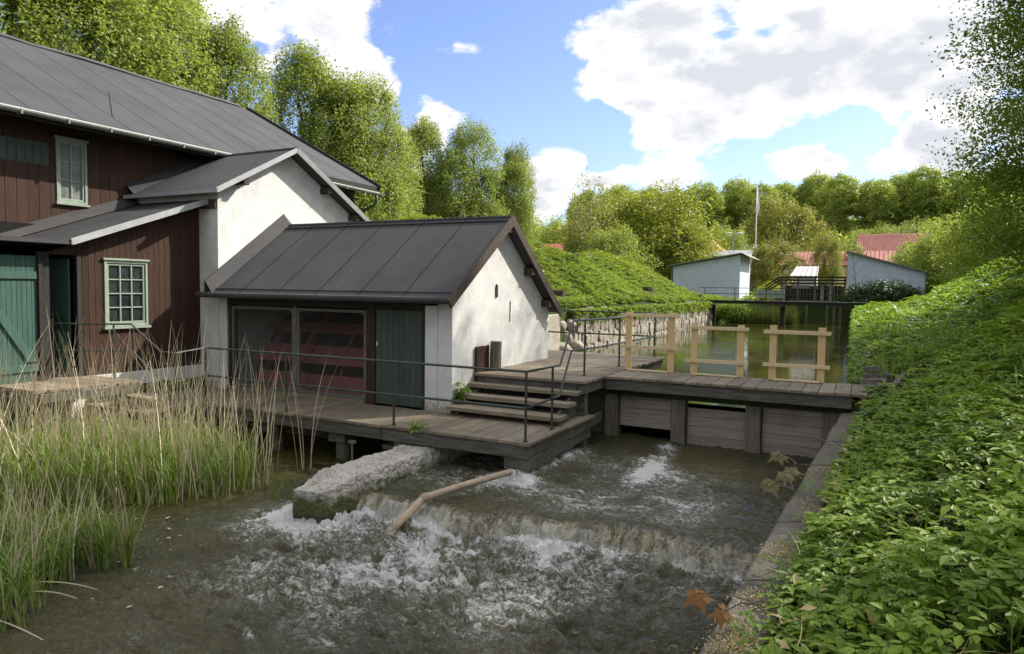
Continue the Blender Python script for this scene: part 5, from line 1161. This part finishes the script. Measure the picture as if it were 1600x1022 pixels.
rt('round', 'willow_tree', 'low olive tree whose branches hang behind the roof of the first white shed', 1065, 355, 56, wide=1.5, rot=4.0, group=mid)
rt('birch', 'birch_tree', 'pale airy birch with hanging yellowish sprays beside the red tiled roof', 918, 290, 52, wide=1.2, rot=.4, group=mid)
rt('birch', 'birch_tree', 'thin pale birch leaning out behind the airier birch', 896, 312, 60, wide=.9, rot=2, group=mid)
rt('green', 'broadleaf_tree', 'small dark green tree beside the red tiled roof, last before the open sky', 868, 338, 85, wide=1.0, rot=1.2, group=mid)
rt('bronze', 'maple_tree', 'bronze coloured maple with a dark trunk between the two white sheds', 1207, 376, 60, wide=1.35, rot=.2, group=mid)
rt('bronze', 'maple_tree', 'yellowish open maple in front of the long red roofed house', 1288, 362, 62, wide=.58, rot=2.3, group=mid)
rt('bronze', 'maple_tree', 'tall bronze green maple behind the flagpole below the beech wood', 1215, 305, 92, wide=1.1, rot=3.3, group=mid)
rt('loose', 'broadleaf_tree', 'small bright tree beside the street lamp', 1130, 350, 84, wide=1.0, rot=3.3, group=mid)
rt('sapling', 'broadleaf_tree', 'slim pale tree standing before the beeches above the long red roof', 1326, 368, 80, wide=1.3, rot=3.3, group=mid)
rt('loose', 'broadleaf_tree', 'flat-topped bright green tree above the taller red house', 1365, 352, 104, wide=1.6, rot=.3, group=mid)
rt('loose', 'broadleaf_tree', 'bright green rounded tree beside the taller red house', 1425, 345, 100, wide=1.5, rot=5.3, group=mid)
rt('green', 'broadleaf_tree', 'green tree with spread limbs directly behind the right corner of the second shed', 1440, 368, 60, wide=1.25, rot=1.1, group=mid)
rt('green', 'broadleaf_tree', 'taller green tree with visible limbs at the top of the shaded bank', 1495, 332, 57, wide=1.15, rot=2.8, group=mid)
rt('green', 'broadleaf_tree', 'dense green tree on the bank just before the great overhanging beech', 1560, 300, 50, wide=1.2, rot=4.8, group=mid)
rt('loose', 'broadleaf_tree', 'pale shrub-like tree at the foot of the bank behind the second shed', 1455, 415, 63, wide=1.2, rot=.4, group=mid)
# bare sapling before the second shed and bush
def bare_sapling():
    x, y = -.35, 47.5; t = thing('bare_sapling', (x, y, 1.3), 'thin leafless sapling in front of the second white shed', 'sapling')
    m = MB(); m.tube([(x, y, 1.2), (x-.25, y, 2.8), (x-.5, y, 4.6)], [.03, .022, .008], 5)
    for k in range(7):
        z = 2.2+k*.32; s = 1 if k % 2 else -1; xx = x-(z-1.2)*.15; m.tube([(xx, y, z), (xx+s*.35, y, z+.4), (xx+s*.5, y, z+.75)], [.012, .008, .003], 4)
    m.build('stem', M_bark, t)
bare_sapling()
def bush(name, label, x, y, z, rx, ry, rz, mat, n=420, per=26, leaf=.12, cat='bush', group=None):
    t = thing(name, (x, y, z), label, cat, group); rng = np.random.RandomState(int(abs(x*10+y)))
    V, F, ti = crown_cloud(rng, [(x, y, z+rz*.35, rx, ry, rz*.65), (x-rx*.5, y, z+rz*.3, rx*.6, ry, rz*.5), (x+rx*.5, y, z+rz*.25, rx*.6, ry, rz*.5)], n, per, leaf, .13, shell=.6, rag=.2, updir=.9, elong=1.8, floor=-.3)
    np_mesh('foliage', V, F, mat, t, ti)
    m = MB(); r_ = random.Random(3)
    for k in range(7): m.tube([(x+r_.uniform(-.2, .2), y, z-.1), (x+r_.uniform(-rx, rx)*.7, y+r_.uniform(-ry, ry)*.5, z+rz*.7)], [.03, .01], 5)
    m.build('stem', M_bark, t)
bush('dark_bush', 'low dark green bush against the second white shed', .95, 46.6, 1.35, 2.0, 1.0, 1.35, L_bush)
bush('waterside_bush', 'bushy plant at the water under the far footbridge', -7.3, 44.5, .2, .9, .8, 1.1, L_dark, n=200, leaf=.11)
bush('waterside_bush', 'clump of shrubs beside the boarded sluice works', -5.9, 51, 1.3, .9, .8, 1.2, L_olive, n=160, leaf=.14)
bush('hedge', 'low hedge showing above the shed roof line behind the two sheds', -6.3, 57, 1.2, 1.6, 1.2, 1.3, L_olive, n=200, leaf=.2)

# --- big trees of the shaded bank
def bank_tree(x, y, H, lab, seed, reach=5.2, low=3.4, n=3400, leaf=.115, per=24, extra=()):
    z = hz(x, y); t = thing('bank_beech', (x, y, z), lab, 'tree', 'great beeches on the shaded bank'); rng = np.random.RandomState(seed)
    lobes = []; tips = []
    for k in range(26):
        f = k/25; zz = z+low+(H-low-1.5)*f; a = k*2.399+seed; rad = reach*(1-.55*f**2)*rng.uniform(.45, .72)
        lobes.append((x+rad*math.cos(a), y+rad*math.sin(a), zz, reach*.36, reach*.36, 1.1+.5*rng.rand())); tips.append((x+rad*1.35*math.cos(a), y+rad*1.35*math.sin(a), zz+.3))
    for e in extra: lobes.append(e); tips.insert(0, e[:3])
    V, F, ti = crown_cloud(rng, lobes, n, per, leaf, .26, shell=.35, rag=.35, updir=.1, elong=1.7, floor=-.9, flat=.42, gap=.10)
    np_mesh('crown', V, F, L_dark, t, ti); trunk_mesh((x, y, z), .36, tips[:len(extra)]+tips[len(extra)::2], M_bark2, t, fork=.3, seed=seed, wob=.08)
bank_tree(7.6, 20.8, 14.5, 'great beech whose layered boughs reach over the right side of the bank', 1, n=8000, leaf=.078, per=40, extra=[(3.0+.22*math.sin(k*2.3), 18.4+1.0*math.sin(k*1.7+1), 3.0+k*.44, 1.25+.15*math.sin(k*3.1), 1.35, .62) for k in range(24)]+[(3.9, 19.6+1.2*math.sin(k*2.2), 3.0+k*.8, 1.3, 1.4, .7) for k in range(13)]+[(4.3, 17.2+k*.4, 4.5+1.4*k, 1.6, 1.5, .9) for k in range(7)]+[(4.6, 26.5, 8.4, 1.6, 1.6, .8)])
bank_tree(8.6, 31.0, 17.0, 'second great beech on the bank, farther along the pond', 2, n=2000)
bank_tree(7.8, 11.5, 16.0, 'great beech on the bank level with the near footbridge', 3, n=1200, leaf=.15)
#bank_tree(9.0, 3.5, 16.0, 'great beech on the bank beside the camera', 4, n=1500, leaf=.18)
bank_tree(11.5, 26.0, 20.5, 'tallest beech farther back on the bank', 6, n=2200, leaf=.18, reach=6)
#bank_tree(13.5, 14.5, 21.0, 'tall beech farther back on the bank near the weir', 7, n=1800, leaf=.18, reach=6)

# --- ground plants
def compound_leaves(rng, P, size, rise, nl=7, seg=2):
    """plants at points P: a whorl of pointed leaflets on a stalk"""
    n = len(P); az = rng.rand(n)*6.283; k = np.arange(nl)
    tilt = rng.normal(size=(n, 2))*.28
    A = az[:, None]+k[None]*(6.283/nl)+rng.normal(size=(n, nl))*.22
    s = size[:, None]*(.7+.5*rng.rand(n, nl)); r0 = s*.18
    droop = -.18-.35*rng.rand(n, nl)
    ca, sa = np.cos(A), np.sin(A)
    dirv = np.stack([ca, sa, droop+tilt[:, :1]*ca+tilt[:, 1:]*sa+.25], -1); dirv = unit(dirv); side = np.stack([-sa, ca, np.zeros_like(ca)], -1)
    top = P+np.array([0, 0, 1.])*rise[:, None]; C = top[:, None, :]+dirv*r0[..., None]
    nrm = np.cross(dirv, side); nrm *= np.sign(nrm[..., 2:3])
    w = s*.27; s_ = s[..., None]; w_ = w[..., None]
    base = C; tip = C+dirv*s_+np.array([0, 0, -1.])*s_*.12; m1 = C+dirv*s_*.42
    l1 = m1+side*w_+nrm*s_*.05; r1 = m1-side*w_+nrm*s_*.05; l2 = C+dirv*s_*.75+side*w_*.55; r2 = C+dirv*s_*.75-side*w_*.55
    V = np.stack([base, l1, l2, tip, r2, r1], 2).reshape(-1, 3)
    I = np.arange(n*nl)*6; F = np.concatenate([np.stack([I, I+1, I+2, I+3], 1), np.stack([I, I+3, I+4, I+5], 1)])
    ti = np.repeat(np.clip(np.repeat(rng.rand(n), nl)*.6+rng.rand(n*nl)*.4, 0, 1), 6)
    return V, F, ti
def serrate(V):
    """6-point leaflets (base,l1,l2,tip,r2,r1) -> toothed outline, one 8-gon per half"""
    Q = V.reshape(-1, 6, 3); b, l1, l2, tp, r2, r1 = [Q[:, i] for i in range(6)]
    def half(p1, p2):
        c1 = b+(tp-b)*.42; c2 = b+(tp-b)*.75; mid = lambda a, c, k: a+(c-a)*k
        a0 = mid(b, p1, .62)+(p1-c1)*.22; n0 = mid(b, p1, .70); n1 = mid(p1, p2, .38)-(p1-c1)*.10; t1 = mid(p1, p2, .5)+(p1-c1)*.16; n2 = mid(p2, tp, .2)-(p2-c2)*.15; t2 = mid(p2, tp, .38)+(p2-c2)*.22
        return np.stack([b, a0, n0, p1, n1, t1, n2, t2, tp], 1)
    H = np.concatenate([half(l1, l2), half(r1, r2)[:, ::-1]]); return H.reshape(-1, 3), np.arange(len(H)*9).reshape(-1, 9)
def stalks(P, rise, rng, r=.003):
    n = len(P); a = rng.rand(n)*6.28; o = np.stack([np.cos(a), np.sin(a), 0*a], -1)*r; lean = rng.normal(size=(n, 3))*.03; lean[:, 2] = 0
    T = P+np.array([0, 0, 1.])*rise[:, None]; B = P+lean
    V = np.stack([B-o, B+o, T+o, T-o], 1).reshape(-1, 3); return V, np.arange(n*4).reshape(-1, 4)
def join(parts):
    Vs, Fs, Ts = [], [], []; o = 0
    for V, F, T in parts: Vs.append(V); Fs.append(F+o); Ts.append(T); o += len(V)
    return np.concatenate(Vs), np.concatenate(Fs), np.concatenate(Ts)
def ribbons(B, D1, D2, L, w, rng, seg=4, side=None):
    """curved tapering blades: base B, start dir D1, end dir D2"""
    n = len(B); t = np.linspace(0, 1, seg+1); pts = [B]; 
    for i in range(seg):
        f = (i+.5)/seg; d = unit(D1*(1-f)+D2*f); pts.append(pts[-1]+d*(L/seg)[:, None])
    a = rng.rand(n)*6.28 if side is None else side; q = np.stack([np.cos(a), np.sin(a), 0*a], -1)
    V = []
    for i, p in enumerate(pts): ww = (w*(1-.85*(i/seg)**1.5))[:, None]; V += [p-q*ww, p+q*ww]
    V = np.stack(V, 1); m = 2*(seg+1); I = np.arange(n)*m; F = np.concatenate([np.stack([I+2*i, I+2*i+1, I+2*i+3, I+2*i+2], 1) for i in range(seg)])
    return V.reshape(-1, 3), F, m
def elder():
    rng = np.random.RandomState(9); parts = []; near = []
    for (y0, y1, dens, size, wx) in ((-1.5, 2.4, 60, .08, 5), (2.4, 5, 330, .052, 4.0), (5, 9, 230, .060, 4.5), (9, 15, 135, .076, 6), (15, 26, 42, .14, 7.5), (26, 41.3, 26, .20, 8.5)):
        N = int(dens*(y1-y0)*wx); y = rng.uniform(y0, y1, N); d = rng.rand(N)*wx
        x = XR(y)+d-.02
        edge = -.17+.22*(fbm(y*1.6, y*.3+4, 3)+.4)
        keep = (d > np.where(y < 12, edge, -.1))
        bare = fbm(x*1.1+5, y*1.1, 2) > .42
        keep &= ~(bare & (rng.rand(N) < .75)); keep &= ~((y > 11.9) & (y < 13.7) & (x < 1.0))
        x, y, d = x[keep], y[keep], d[keep]; n = len(x); hgt = (.08+.26*rng.rand(n))*(size/.09)**.5*np.clip(.35+d*1.2, 0, 1)*(1+.9*fbm(x*1.1, y*1.1, 3))
        P = np.stack([x, y, height(x, y)], -1)
        if y1 > 15: hgt = hgt*np.where(d < 2.2, .35, .7)
        sz = size*(.6+.8*rng.rand(n))*1.15
        nl = 7 if y1 < 16 else 6; V, F, T = compound_leaves(rng, P, sz, hgt, nl); T = np.clip(T*.75+.12+1.2*np.repeat(fbm(x*.9, y*.9, 3), nl*6), 0, .92)
        if y1 <= 9: V2, F2 = serrate(V); t6 = T.reshape(-1, 6)[:, 0]; near.append((V2, F2, np.repeat(np.concatenate([t6, t6]), 9)))
        else: parts.append((V, F, T))
        V, F = stalks(P, hgt, rng); parts.append((V, F, np.full(len(V), .6)))
        # lower storey of leaves that hides the soil
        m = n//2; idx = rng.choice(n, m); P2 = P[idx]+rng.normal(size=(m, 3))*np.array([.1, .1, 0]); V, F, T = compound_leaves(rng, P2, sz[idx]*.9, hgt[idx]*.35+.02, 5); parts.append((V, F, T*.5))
    # taller pale weeds in patches, and withered leaves and stems lying about
    N = 900; y = rng.uniform(1.5, 26, N); x = XR(y)+.25+rng.rand(N)*np.interp(y, [0, 26], [3, 7]); k = fbm(x*.7+20, y*.7, 2) > .16; x, y = x[k], y[k]; P = np.stack([x, y, height(x, y)], -1)
    for lev in (0, 1, 2):
        h2 = (.16+.13*lev)*(.8+.5*rng.rand(len(x)))+.05; V, F, T = compound_leaves(rng, P+rng.normal(size=P.shape)*np.array([.03, .03, 0]), (.072-.012*lev)*(.8+.5*rng.rand(len(x))), h2, 4); parts.append((V, F, np.clip(T*.4+.6, 0, .92)))
    # plants hanging over the pond wall
    N = 2600; y = rng.uniform(13.4, 41, N); dz = rng.rand(N); x = XR(y)-.05-.22*rng.rand(N)*(1-dz*.3); z = np.interp(y, [13, 25, 42], [.60, .94, 1.33])-dz*.75*(.4+.6*np.sin(y*1.3)**2)
    V, F, T = compound_leaves(rng, np.stack([x, y, z], -1), .13*(.6+.6*rng.rand(N)), np.full(N, .02), 5); parts.append((V, F, T))
    n = 1600; y = rng.uniform(1.8, 20, n); x = XR(y)+rng.rand(n)**1.5*np.interp(y, [0, 20], [2.5, 6]); c = np.stack([x, y, height(x, y)+.03+.12*rng.rand(n)], -1); a = rng.rand(n)*6.28
    Vd, Fd = leaf_quads(c, unit(rng.normal(size=(n, 3))*.5+np.array([0, 0, 1])), np.stack([np.cos(a), np.sin(a), 0*a], -1), .04+.05*rng.rand(n), .6)
    Vs_, Fs_, ms = ribbons(c[:420], unit(np.stack([np.cos(a), np.sin(a), .3+0*a], -1))[:420], unit(np.stack([np.cos(a+.4), np.sin(a+.4), .1+0*a], -1))[:420], .2+.35*rng.rand(420), np.full(420, .0035), rng)
    V, F, T = join([(Vd, Fd, np.repeat(rng.rand(n), 4)), (Vs_, Fs_, np.repeat(rng.rand(420), ms))]); tag(np_mesh('withered_leaves', V, F, L_catkin, None, T*.6), kind='stuff')
    V, F, T = join(near); tag(np_mesh('toothed_ground_elder', V, F, L_elder, None, T), kind='stuff')
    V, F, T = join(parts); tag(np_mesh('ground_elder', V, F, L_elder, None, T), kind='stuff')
    # grass tufts in the bank
    n = 5200; y = rng.uniform(2.5, 40, n); d = rng.rand(n)*np.interp(y, [0, 40], [3, 8]); x = XR(y)+.1+d; keep = fbm(x*.5+3, y*.5, 2) > .05; x, y = x[keep], y[keep]; n = len(x)
    a = rng.rand(n)*6.28; L = .25+.3*rng.rand(n); w = .005+.0006*y; z = height(x, y); o = np.stack([np.cos(a), np.sin(a), 0*a], -1); q = np.stack([-np.sin(a), np.cos(a), 0*a], -1)
    B = np.stack([x, y, z], -1); M_ = B+np.array([0, 0, 1.])*(L*.7)[:, None]+o*(L*.25)[:, None]; Tt = B+np.array([0, 0, 1.])*(L*.85)[:, None]+o*(L*.7)[:, None]
    V = np.stack([B-q*w[:, None], B+q*w[:, None], M_+q*w[:, None]*.8, M_-q*w[:, None]*.8, Tt], 1).reshape(-1, 3); I = np.arange(n)*5
    F = np.concatenate([np.stack([I, I+1, I+2, I+3], 1), np.stack([I+3, I+2, I+4, I+4], 1)])
    F = F[:n]; 
    tag(np_mesh('bank_grass', V, F, L_reed, None, np.repeat(rng.rand(n), 5)), kind='stuff')
elder()
def mound_cover():
    rng = np.random.RandomState(19); parts = []
    for (y0, y1, dens, size) in ((15.6, 22, 110, .09), (22, 32, 80, .12), (32, 47.5, 45, .16)):
        N = int(dens*(y1-y0)*9); y = rng.uniform(y0, y1, N); x = -8.28-rng.rand(N)**1.3*9.5; P = np.stack([x, y, height(x, y)], -1)
        hgt = (.08+.25*rng.rand(N))*(1+.8*fbm(x*.7, y*.7, 2))
        V, F, T = compound_leaves(rng, P, size*(.5+.9*rng.rand(N)), hgt, 6); parts.append((V, F, np.clip(T+.25*np.repeat(fbm(x*.4, y*.4, 2), 36), 0, 1)))
    N = 1500; y = rng.uniform(20, 42.5, N); x = -8.2+.15*rng.rand(N); z = 1.42-.45*rng.rand(N)**2
    V, F, T = compound_leaves(rng, np.stack([x, y, z], -1), .14*(.6+.6*rng.rand(N)), np.full(N, .03), 5); parts.append((V, F, T))
    V, F, T = join(parts); tag(np_mesh('mound_plants', V, F, L_mound, None, T), kind='stuff')
    n = 3800; y = rng.uniform(16, 46, n); x = -8.4-rng.rand(n)*9; k = fbm(x*.5+7, y*.5, 3) > -.05; x, y = x[k], y[k]; n = len(x); a = rng.rand(n)*6.28
    V, F = leaf_quads(np.stack([x, y, height(x, y)+.12+.18*rng.rand(n)], -1), unit(rng.normal(size=(n, 3))*.6+np.array([0, 0, 1])), np.stack([np.cos(a), np.sin(a), .3+0*a], -1), (.06+.12*rng.rand(n))*(1+y/60), .35)
    tag(np_mesh('dry_grass_litter', V, F, L_catkin, None, np.repeat(rng.rand(n), 4)), kind='stuff')
    # coarse meadow behind the sheds and at the pond head
    N = 9000; y = rng.uniform(48.5, 112, N); x = rng.uniform(-45, 14, N); P = np.stack([x, y, height(x, y)], -1)
    V, F, T = compound_leaves(rng, P, .45*(.5+.9*rng.rand(N)), .15+.3*rng.rand(N), 5); tag(np_mesh('meadow', V, F, L_mound, None, T), kind='stuff')
mound_cover()
def reeds():
    rng = np.random.RandomState(31)
    # bed outline: water edge seen from the camera
    def inside(x, y):
        edge = np.interp(x, [-13, -10.2, -9.4, -8.6, -7.95, -7.6, -7.35], [3.0, 3.6, 4.4, 5.2, 5.7, 6.4, 7.2])+.18*fbm(x*2.1, y*0+2, 3)
        back = np.interp(x, [-13, -10.0, -9.2, -8.0, -7.35], [6.3, 6.9, 7.4, 7.2, 6.9])
        return (y > edge) & (y < back)
    def clump_ok(x, y): return ((x+6.55)**2/.22+(y-3.15)**2/.10 < 1) | ((x+7.3)**2/.5+(y-3.75)**2/.12 < 1) | ((x+6.9)**2/.15+(y-4.3)**2/.04 < 1)
    N = 19000; x = rng.uniform(-12.8, -5.9, N); y = rng.uniform(2.7, 7.7, N); d = fbm(x*1.3, y*1.3, 3)
    ok = (inside(x, y) & (rng.rand(N) < .46+.5*d)) | (clump_ok(x, y) & (rng.rand(N) < .8)); x, y = x[ok], y[ok]; n = len(x)
    B = np.stack([x, y, np.full(n, -.80)], -1); k = rng.rand(n); tall = (.62+.38*sstep(-x, 7.0, 8.6))
    lean = rng.normal(size=(n, 3))*np.array([.10, .10, 0]); D1 = unit(np.array([0, 0, 1.])+lean)
    # green shoots
    g = rng.rand(n) < .62; Bg, Dg = B[g], D1[g]; ng = len(Bg); Lg = (.44+.46*rng.rand(ng))*tall[g]
    V1, F1, m = ribbons(Bg, Dg, unit(Dg+rng.normal(size=(ng, 3))*np.array([.22, .22, .1])), Lg, .008+.004*rng.rand(ng), rng); t1 = np.repeat(rng.rand(ng), m)
    parts = [(V1, F1, t1)]
    for q in range(3):   # leaves arching off the shoots
        f = .3+.6*rng.rand(ng); b = Bg+Dg*(Lg*f)[:, None]; a = rng.rand(ng)*6.28; o = np.stack([np.cos(a), np.sin(a), 0*a], -1)
        V, F, m = ribbons(b, unit(Dg+o*.35), unit(o*1.0+np.array([0, 0, .15])), .25+.25*rng.rand(ng), .005+.004*rng.rand(ng), rng, side=a+1.57); parts.append((V, F, np.repeat(rng.rand(ng), m)))
    V, F, T = join(parts); tag(np_mesh('green_reeds', V, F, L_reed, None, T), kind='stuff')
    # dead stalks
    s = rng.rand(n) < .34; Bs, Ds = B[s], D1[s]; ns = len(Bs); Ls = (.8+.95*rng.rand(ns)**1.3)*(.75+.5*sstep(-x[s], 7.2, 9.0)); broken = rng.rand(ns) < .14
    Ds = unit(Ds+rng.normal(size=(ns, 3))*np.array([.09, .09, 0])); De = unit(Ds+rng.normal(size=(ns, 3))*np.array([.25, .25, 0])); De[broken] = unit(De[broken]*np.array([3.0, 3.0, .25]))
    V1, F1, m = ribbons(Bs, Ds, De, Ls, np.full(ns, .0055), rng, seg=5, side=np.full(ns, R(27))+rng.normal(size=ns)*.5); parts = [(V1, F1, np.repeat(rng.rand(ns), m))]
    # the tallest ones, standing clear of the green
    nt = 300; xx = rng.uniform(-12.3, -7.5, nt); yy = np.interp(xx, [-13, -10.2, -9.4, -8.6, -7.95, -7.6], [3.0, 3.6, 4.4, 5.2, 5.55, 6.1])+.2+rng.rand(nt)*1.7
    Bt = np.stack([xx, yy, np.full(nt, -.8)], -1); Dt = unit(np.array([0, 0, 1.])+rng.normal(size=(nt, 3))*np.array([.07, .07, 0])); De = unit(Dt+rng.normal(size=(nt, 3))*np.array([.32, .32, 0])+np.array([-.12, .06, 0]))
    V2, F2, m = ribbons(Bt, Dt, De, 1.6+1.0*rng.rand(nt)*(.5+.5*sstep(-xx, 7, 9)), np.full(nt, .0065), rng, seg=7, side=np.full(nt, R(27))+rng.normal(size=nt)*.5); parts.append((V2, F2, np.repeat(.4+.6*rng.rand(nt), m)))
    # fallen stalks over the water
    L3 = [((-6.6, 3.0, -.70), (.55, .05, .04), 1.35), ((-6.7, 3.3, -.60), (.9, .45, .22), .9), ((-6.5, 3.25, -.62), (.9, .3, .3), .7), ((-7.5, 4.0, -.6), (.8, .3, .25), .9)]
    for b, dd, L in L3:
        V, F, m = ribbons(np.array([b]), unit(np.array([dd])), unit(np.array([[dd[0], dd[1]*.5, -.15]])), np.array([L]), np.array([.0045]), rng, seg=8, side=np.array([1.9])); V = V.copy(); V[1::2] += np.array([0, 0, .008]); parts.append((V, F, np.full(len(V), .8)))
    # lone reeds right of the bed
    V, F, T = join(parts); tag(np_mesh('dry_reeds', V, F, L_straw, None, T), kind='stuff')
    nb = 14; Bq = np.stack([rng.uniform(-6.95, -6.6, nb), rng.uniform(6.5, 7.0, nb), np.full(nb, -.8)], -1); V, F, m = ribbons(Bq, unit(np.array([0, 0, 1.])+rng.normal(size=(nb, 3))*.12), unit(np.array([.3, 0, .7])+rng.normal(size=(nb, 3))*.4), .35+.35*rng.rand(nb), np.full(nb, .008), rng)
    tag(np_mesh('water_grass', V, F, L_reed, None, np.repeat(rng.rand(nb), m)), kind='stuff')
    # far reeds at the pond head
    nf = 2600; xf = rng.uniform(-7.2, -3.6, nf); yf = rng.uniform(43.6, 47.5, nf); V, F, m = ribbons(np.stack([xf, yf, np.full(nf, .1)], -1), unit(np.array([0, 0, 1.])+rng.normal(size=(nf, 3))*.08), unit(np.array([0, 0, 1.])+rng.normal(size=(nf, 3))*.2), .55+.7*rng.rand(nf), np.full(nf, .02), rng, seg=2)
    tag(np_mesh('far_reeds', V, F, L_farreed, None, np.repeat(rng.rand(nf)*.6, m)), kind='stuff')
reeds()
# bits floating on the quiet water
def flotsam():
    rng = np.random.RandomState(8); n = 90; x = rng.uniform(-8.2, -5.6, n); y = rng.uniform(3.6, 6.6, n); ok = (y > 3.2+(x+8.2)*-.2) & (y < 4.6+(-5.6-x)*.6); x, y = x[ok], y[ok]; n = len(x)
    c = np.stack([x, y, np.full(n, -.728)], -1); a = rng.rand(n)*6.28; V, F = leaf_quads(c, np.tile([0, 0, 1.], (n, 1)), np.stack([np.cos(a), np.sin(a), 0*a], -1), .02+.05*rng.rand(n)**2, .7)
    tag(np_mesh('floating_debris', V, F, L_straw, None, np.repeat(rng.rand(n), 4)), kind='stuff')
flotsam()
def catkins():
    rng = np.random.RandomState(12); P = []
    for (yc, s, k) in ((3.55, .28, 1300), (4.15, .16, 500), (5.0, .22, 700), (7.4, .3, 500), (9.6, .5, 500), (6.3, .3, 300), (3.0, .3, 700)):
        y = yc+rng.normal(size=k)*s*.6; u = np.clip(.55+rng.normal(size=k)*.25, .0, 1.3); xi = -.68+.0523*(y-3.4); P.append(np.stack([xi+u*.32, y, np.full(k, .315)+rng.rand(k)*.02], -1))
    P = np.concatenate(P); n = len(P); a = rng.rand(n)*6.28; nr = unit(rng.normal(size=(n, 3))*.5+np.array([0, 0, 1])); V, F = leaf_quads(P, nr, np.stack([np.cos(a), np.sin(a), 0*a], -1), .010+.012*rng.rand(n), .5)
    tag(np_mesh('fallen_catkins', V, F, L_catkin, None, np.repeat(rng.rand(n), 4)), kind='stuff')
    rn = random.Random(2)
    for (y, lab) in ((4.35, 'dry twig lying across the wall beside the lowest heap of catkins'), (5.6, 'dry twig on the wall level with the foot of the weir'), (7.6, 'dry twig poking from the bank over the wall above the weir'), (8.9, 'forked pale twig hanging off the wall near the last sluice gate')):
        xi = -.68+.0523*(y-3.4); m = MB(); m.tube([(xi+.02-.1*(y > 7), y, .33), (xi+.18, y+.04, .35), (xi+.45, y+.02, .37)], [.004, .006, .008], 5); m.tube([(xi+.18, y+.04, .35), (xi+.3, y+.13, .38)], [.005, .003], 4)
        tag(m.build('twig', M_post), lab, 'twig', 'twigs on the channel wall')
catkins()
def palm_leaf(mb, c, ax, nr, s, droop=.35):
    """lobed maple leaf fan"""
    ax = Vector(ax).normalized(); nr = Vector(nr).normalized(); sd = ax.cross(nr).normalized(); nr = sd.cross(ax).normalized()
    prof = [(-150, .30), (-125, .55), (-100, .36), (-75, .85), (-50, .50), (-38, .68), (-25, .52), (0, 1.05), (25, .52), (38, .68), (50, .50), (75, .85), (100, .36), (125, .55), (150, .30)]
    i0 = len(mb.v); mb.v.append(tuple(c)); c = Vector(c)
    for j, (a, r) in enumerate(prof):
        a = R(a); p = c+(ax*math.cos(a)+sd*math.sin(a))*s*r*.8-nr*(droop*s*r*r*.8)+nr*(.05*s if j % 2 else -.03*s)
        mb.v.append(tuple(p))
    for j in range(len(prof)-1): mb.f.append([i0, i0+j+1, i0+j+2])
def maple(lab, root, spots, mat, s):
    t = thing('maple_seedling', root, lab, 'seedling', 'maple seedlings growing out of the channel wall'); m = MB(); rn = random.Random(int(s*1000))
    root = Vector(root)
    for (x, y, z, n) in spots:
        p = Vector((x, y, z)); m.tube([root, root.lerp(p, .5)+Vector((0, 0, .03)), p], [.006, .004, .003], 5)
    m.build('twig', M_post, t)
    for (x, y, z, n) in spots:
        l = MB()
        for k in range(n):
            a = k*6.28/n+rn.uniform(0, .8); palm_leaf(l, (x+.02*math.cos(a), y+.02*math.sin(a), z+rn.uniform(0, .02)), (math.cos(a), math.sin(a), -.45), (math.cos(a)*.4, math.sin(a)*.4-.55, .8), s*rn.uniform(.8, 1.15), .5)
        l.build('leaf_cluster', mat, t)
def q_at(px, py, y):   # point seen at a pixel, on the plane of a given y
    a, e = px_dir(px, py); x = y*math.tan(R(a)); return (x, y, 2.1+math.hypot(x, y)*math.tan(R(e)))
maple('red brown maple seedling leaning out over the water at the near end of the wall', q_at(1190, 945, 3.55), [q_at(1092, 932, 3.75)+(4,), q_at(1126, 958, 3.65)+(3,)], L_brown, .118)
maple('tan leaved maple seedling by the crest of the weir', q_at(1240, 765, 6.6), [q_at(1202, 757, 6.8)+(4,), q_at(1228, 742, 6.9)+(4,)], L_tan, .17)
maple('drooping tan maple seedling nearest the last sluice gate', q_at(1245, 725, 7.6), [q_at(1218, 712, 7.8)+(4,), q_at(1236, 735, 7.6)+(3,)], L_tan, .16)
def small_plant(name, lab, x, y, z, n, s, h, seed):
    rng = np.random.RandomState(seed); P = np.stack([x+rng.normal(size=n)*.06, y+rng.normal(size=n)*.05, np.full(n, z)], -1); hh = h*rng.rand(n)
    V, F, T = compound_leaves(rng, P, np.full(n, s), hh, 5); V2, F2 = stalks(P, hh, rng); V, F, T = join([(V, F, T), (V2, F2, np.full(len(V2), .5))]); tag(np_mesh(name, V, F, L_elder, None, T), lab, 'plant')
small_plant('leafy_weed', 'leafy green weed growing in the corner of the steps and white wall', -6.0, 9.93, .16, 26, .10, .34, 3)
small_plant('fern_tuft', 'small green tuft sprouting from the front edge of the platform', -5.85, 8.40, -.02, 14, .075, .10, 5)
